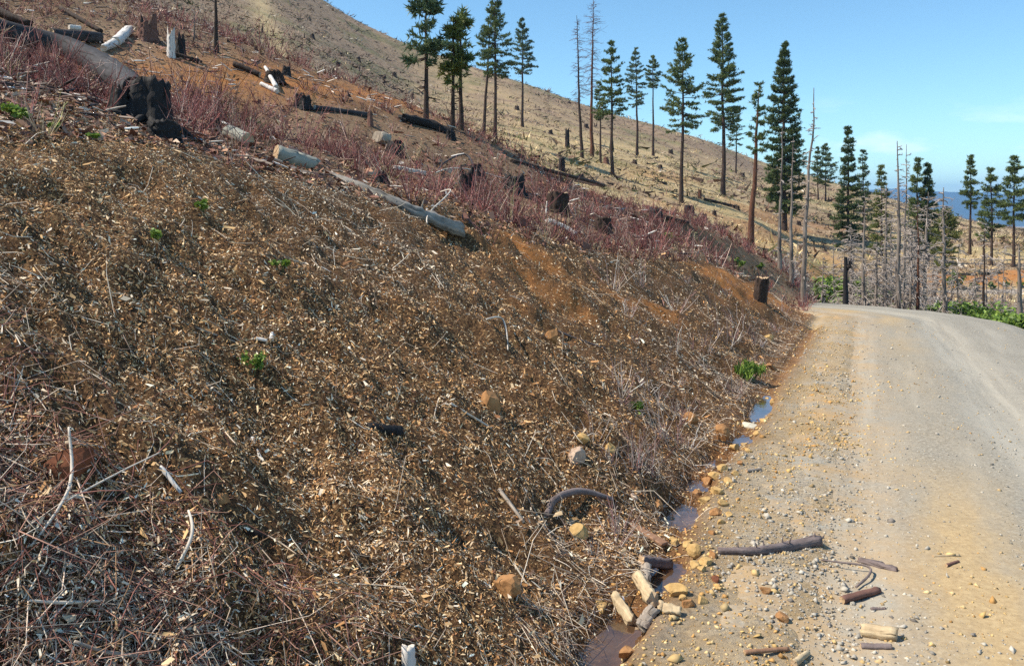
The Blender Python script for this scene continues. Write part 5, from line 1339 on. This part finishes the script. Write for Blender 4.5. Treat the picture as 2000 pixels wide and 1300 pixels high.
# slash, dead weeds and small shrubs dotted over the far hill
def far_debris(name, label, n, cols, wts, size, seed, tall_=0.6, pw=0.85, cond=None, cat='debris'):
    r = np.random.default_rng(seed)
    X, Y = scatter(n, 30, 270, -0.66, 0.70, r, pw)
    zn = zones(X, Y)
    k = (zn[:, 0] > 0.4) & (zn[:, 2] < 0.2)
    if cond is not None: k &= cond(X, Y, zn, r)
    X, Y = X[k], Y[k]; n = len(X)
    L = size * (1 + Y * 0.006) * r.lognormal(0, 0.5, n)
    b = np.stack([X, Y, H(X, Y)], -1)
    m = 5
    idx = np.repeat(np.arange(n), m); q = len(idx)
    d = r.normal(size=(q, 3)); d[:, 2] = np.abs(d[:, 2]) * tall_; d /= np.linalg.norm(d, axis=1, keepdims=True)
    sdd = np.cross(d, r.normal(size=(q, 3))); sdd /= np.linalg.norm(sdd, axis=1, keepdims=True)
    o = b[idx] + r.normal(size=(q, 3)) * [1, 1, 0.15] * (L[idx] * 0.6)[:, None]
    ll = L[idx][:, None] * r.uniform(0.5, 1.2, (q, 1))
    V = np.stack([o - sdd * ll * 0.12, o + sdd * ll * 0.12, o + d * ll], 1).reshape(-1, 3)
    cc = np.repeat(palette(cols, wts, n, r, 0.25)[idx], 3, 0)
    link(name, make_mesh(name, V, np.arange(q * 3).reshape(-1, 3), M_TWIG, col=cc), kind='stuff', label=label, cat=cat)
far_debris('dead_weeds', 'dead weeds and slash dotted over the far hillside', 34000, [(0.14, 0.09, 0.065), (0.26, 0.18, 0.13), (0.40, 0.32, 0.24), (0.07, 0.047, 0.038), (0.58, 0.50, 0.40)], [32, 28, 10, 24, 3], 0.20, 111, cond=lambda X, Y, zn, r: r.uniform(0, 1, len(X)) < 0.13 + 0.75 * zn[:, 3])
far_debris('straw_grass', 'dry straw grass tufts on the far hillside', 20000, [(0.56, 0.43, 0.23), (0.44, 0.33, 0.165), (0.66, 0.54, 0.32), (0.27, 0.24, 0.10)], [34, 28, 22, 16], 0.13, 112, tall_=1.6, cat='grass', cond=lambda X, Y, zn, r: r.uniform(0, 1, len(X)) < 1.0 - 0.8 * zn[:, 3])
far_debris('low_shrubs', 'low dark green shrubs in patches on the far hillside', 15000, [(0.06, 0.065, 0.025), (0.10, 0.105, 0.035), (0.12, 0.075, 0.055), (0.07, 0.045, 0.035)], [30, 22, 26, 22], 0.26, 113, tall_=0.5, cat='shrubs', cond=lambda X, Y, zn, r: fbm(X / 16, Y / 26, 87, 3) > 0.10)
# pale slash on the near hillside
r = np.random.default_rng(121)
X, Y = scatter(8200, 6, 34, -0.78, 0.30, r)
h, w = litter_mask(X, Y); zn = zones(X, Y)
k = (h > 1.05) & (zn[:, 0] < 0.6) & (r.uniform(0, 1, len(X)) < np.clip(fbm(X / 2.6, Y / 2.6, 89, 3) * 2.2 + 0.30 + 0.75 * (X / Y < -0.35), 0.02, 1))
for (cx, cy, cr) in CLEAR:
    k &= ~(np.hypot(X - cx, Y - cy) < cr + 0.12)
X, Y = X[k], Y[k]; n = len(X)
L = np.minimum(0.038 * (1 + Y * 0.05) * r.lognormal(0, 0.5, n), 0.13)
a_ = r.uniform(0, 6.28, n); d = np.stack([np.cos(a_), np.sin(a_), 0.25 * r.normal(size=n)], -1)
P0 = np.stack([X, Y, H(X, Y) + 0.05], -1); P1 = P0 + d * L[:, None] * 2
P1[:, 2] = np.maximum(P1[:, 2], H(P1[:, 0], P1[:, 1]) + 0.03)
V, Fq = tubes(np.stack([P0, (P0 + P1) / 2, P1], 1), np.stack([L * 0.10, L * 0.13, L * 0.07], -1), 4)
cc = palette([(0.56, 0.49, 0.42), (0.74, 0.69, 0.63), (0.32, 0.25, 0.20), (0.05, 0.04, 0.04), (0.20, 0.12, 0.09)], [14, 8, 28, 26, 24], n, r)
link('wood_slash', make_mesh('wood_slash', V, Fq, M_TWIG, col=np.repeat(cc, 12, 0)), kind='stuff', label='scraps of logging slash on the near hillside', cat='slash')

# leaf litter, bark and scraps under the brush
r = np.random.default_rng(141)
X, Y = scatter(120000, 4.2, 34, -0.78, 0.36, r)
h, w = litter_mask(X, Y); zn = zones(X, Y)
k = (h > 0.98) & (zn[:, 0] < 0.6) & (r.uniform(0, 1, len(X)) < (1 - 0.8 * zn[:, 1]) * np.clip(0.8 + fbm(X / 2.1, Y / 2.1, 143, 3), 0.2, 1))
X, Y = X[k], Y[k]; n = len(X); NN = normals(X, Y)
Lh = 0.013 * (1 + Y * 0.07) * r.lognormal(0, 0.5, n); Wh = Lh * r.uniform(0.15, 0.6, n)
d = r.normal(size=(n, 3)); d -= (d * NN).sum(1, keepdims=True) * NN * 0.7; d /= np.linalg.norm(d, axis=1, keepdims=True)
sd = np.cross(NN + r.normal(size=(n, 3)) * 0.6, d); sd /= np.linalg.norm(sd, axis=1, keepdims=True)
V, Fc = flakes(np.stack([X, Y, H(X, Y)], -1) + NN * (Lh * 0.6)[:, None], d, sd, np.cross(d, sd), Lh[:, None], Wh[:, None], r.uniform(-0.3, 0.3, (n, 1)))
cc = palette([(0.24, 0.115, 0.08), (0.34, 0.19, 0.12), (0.14, 0.065, 0.05), (0.44, 0.33, 0.25), (0.62, 0.54, 0.46), (0.05, 0.032, 0.028)], [30, 24, 24, 8, 4, 10], n, r)
link('brush_litter', make_mesh('brush_litter', V, Fc, M_CHIPS, col=np.repeat(cc, 4, 0)), kind='stuff', label='brown litter and bark scraps under the red brush', cat='litter')

# loose gravel on the road and shoulder
OCT = np.array([[1, 0, 0], [-1, 0, 0], [0, 1, 0], [0, -1, 0], [0, 0, 1], [0, 0, -1]], float)
OF = np.array([[0, 2, 4], [2, 1, 4], [1, 3, 4], [3, 0, 4], [2, 0, 5], [1, 2, 5], [3, 1, 5], [0, 3, 5]])
r = np.random.default_rng(131)
X, Y = scatter(80000, 2.2, 16, -0.02, 0.70, r)
t, w = tw(X, Y)
dens = np.interp(w, [-1.9, -0.6, 0.0, 0.35, 0.7, 1.2, 1.6, 1.95, 2.1], [0.30, 0.14, 0.22, 0.22, 0.5, 0.9, 1.0, 0.8, 0.0])
k = (w > -2) & (w < 2.05) & (r.uniform(0, 1, len(X)) < dens * np.clip(0.75 + 1.3 * fbm(t * 1.2, w * 2.5, 133, 3), 0.15, 1.2))
X, Y, w, t = X[k], Y[k], w[k], t[k]; n = len(X)
sz = 0.0032 * (1 + Y * 0.07) * r.lognormal(0, 0.55, n) * np.interp(w, [0.5, 1.3], [0.85, 1.15])
sz = np.minimum(sz, 0.024)
sc = sz[:, None] * r.uniform(0.65, 1.3, (n, 3)) * [1.1, 1.1, 0.75]
ang = r.uniform(0, 6.28, n); ca, sa = np.cos(ang), np.sin(ang)
Vo = OCT[None] * sc[:, None, :] * r.uniform(0.7, 1.2, (n, 6, 1))
Vo = Vo + r.normal(size=(n, 6, 3)) * 0.22 * sz[:, None, None]
Vx = Vo[..., 0] * ca[:, None] - Vo[..., 1] * sa[:, None]; Vy = Vo[..., 0] * sa[:, None] + Vo[..., 1] * ca[:, None]
zt = road_top_v(X, Y)
V = np.stack([Vx + X[:, None], Vy + Y[:, None], Vo[..., 2] + (zt + sz * 0.25)[:, None]], -1)
gcol = palette([(0.40, 0.37, 0.315), (0.31, 0.285, 0.245), (0.45, 0.41, 0.335), (0.44, 0.32, 0.17), (0.22, 0.195, 0.17), (0.50, 0.35, 0.16)], [36, 22, 12, 14, 6, 10], n, r)
ycol = palette([(0.50, 0.34, 0.14), (0.44, 0.25, 0.09), (0.58, 0.44, 0.23)], [40, 30, 30], n, r)
ym = sstep(-0.05, 0.28, fbm(X * 1.4, Y * 0.9, 135, 3) + 0.25 * sstep(1.2, 1.7, w))
cc = np.where((r.uniform(0, 1, n) < 0.9 * ym)[:, None], ycol, gcol)
link('loose_gravel', make_mesh('loose_gravel', V, (OF[None] + (np.arange(n) * 6)[:, None, None]).reshape(-1, 3), tinted('gravel stones', 0.9, 0, 0.2), col=np.repeat(cc, 6, 0)), kind='stuff', label='loose grey and yellow gravel on the road and shoulder', cat='gravel')
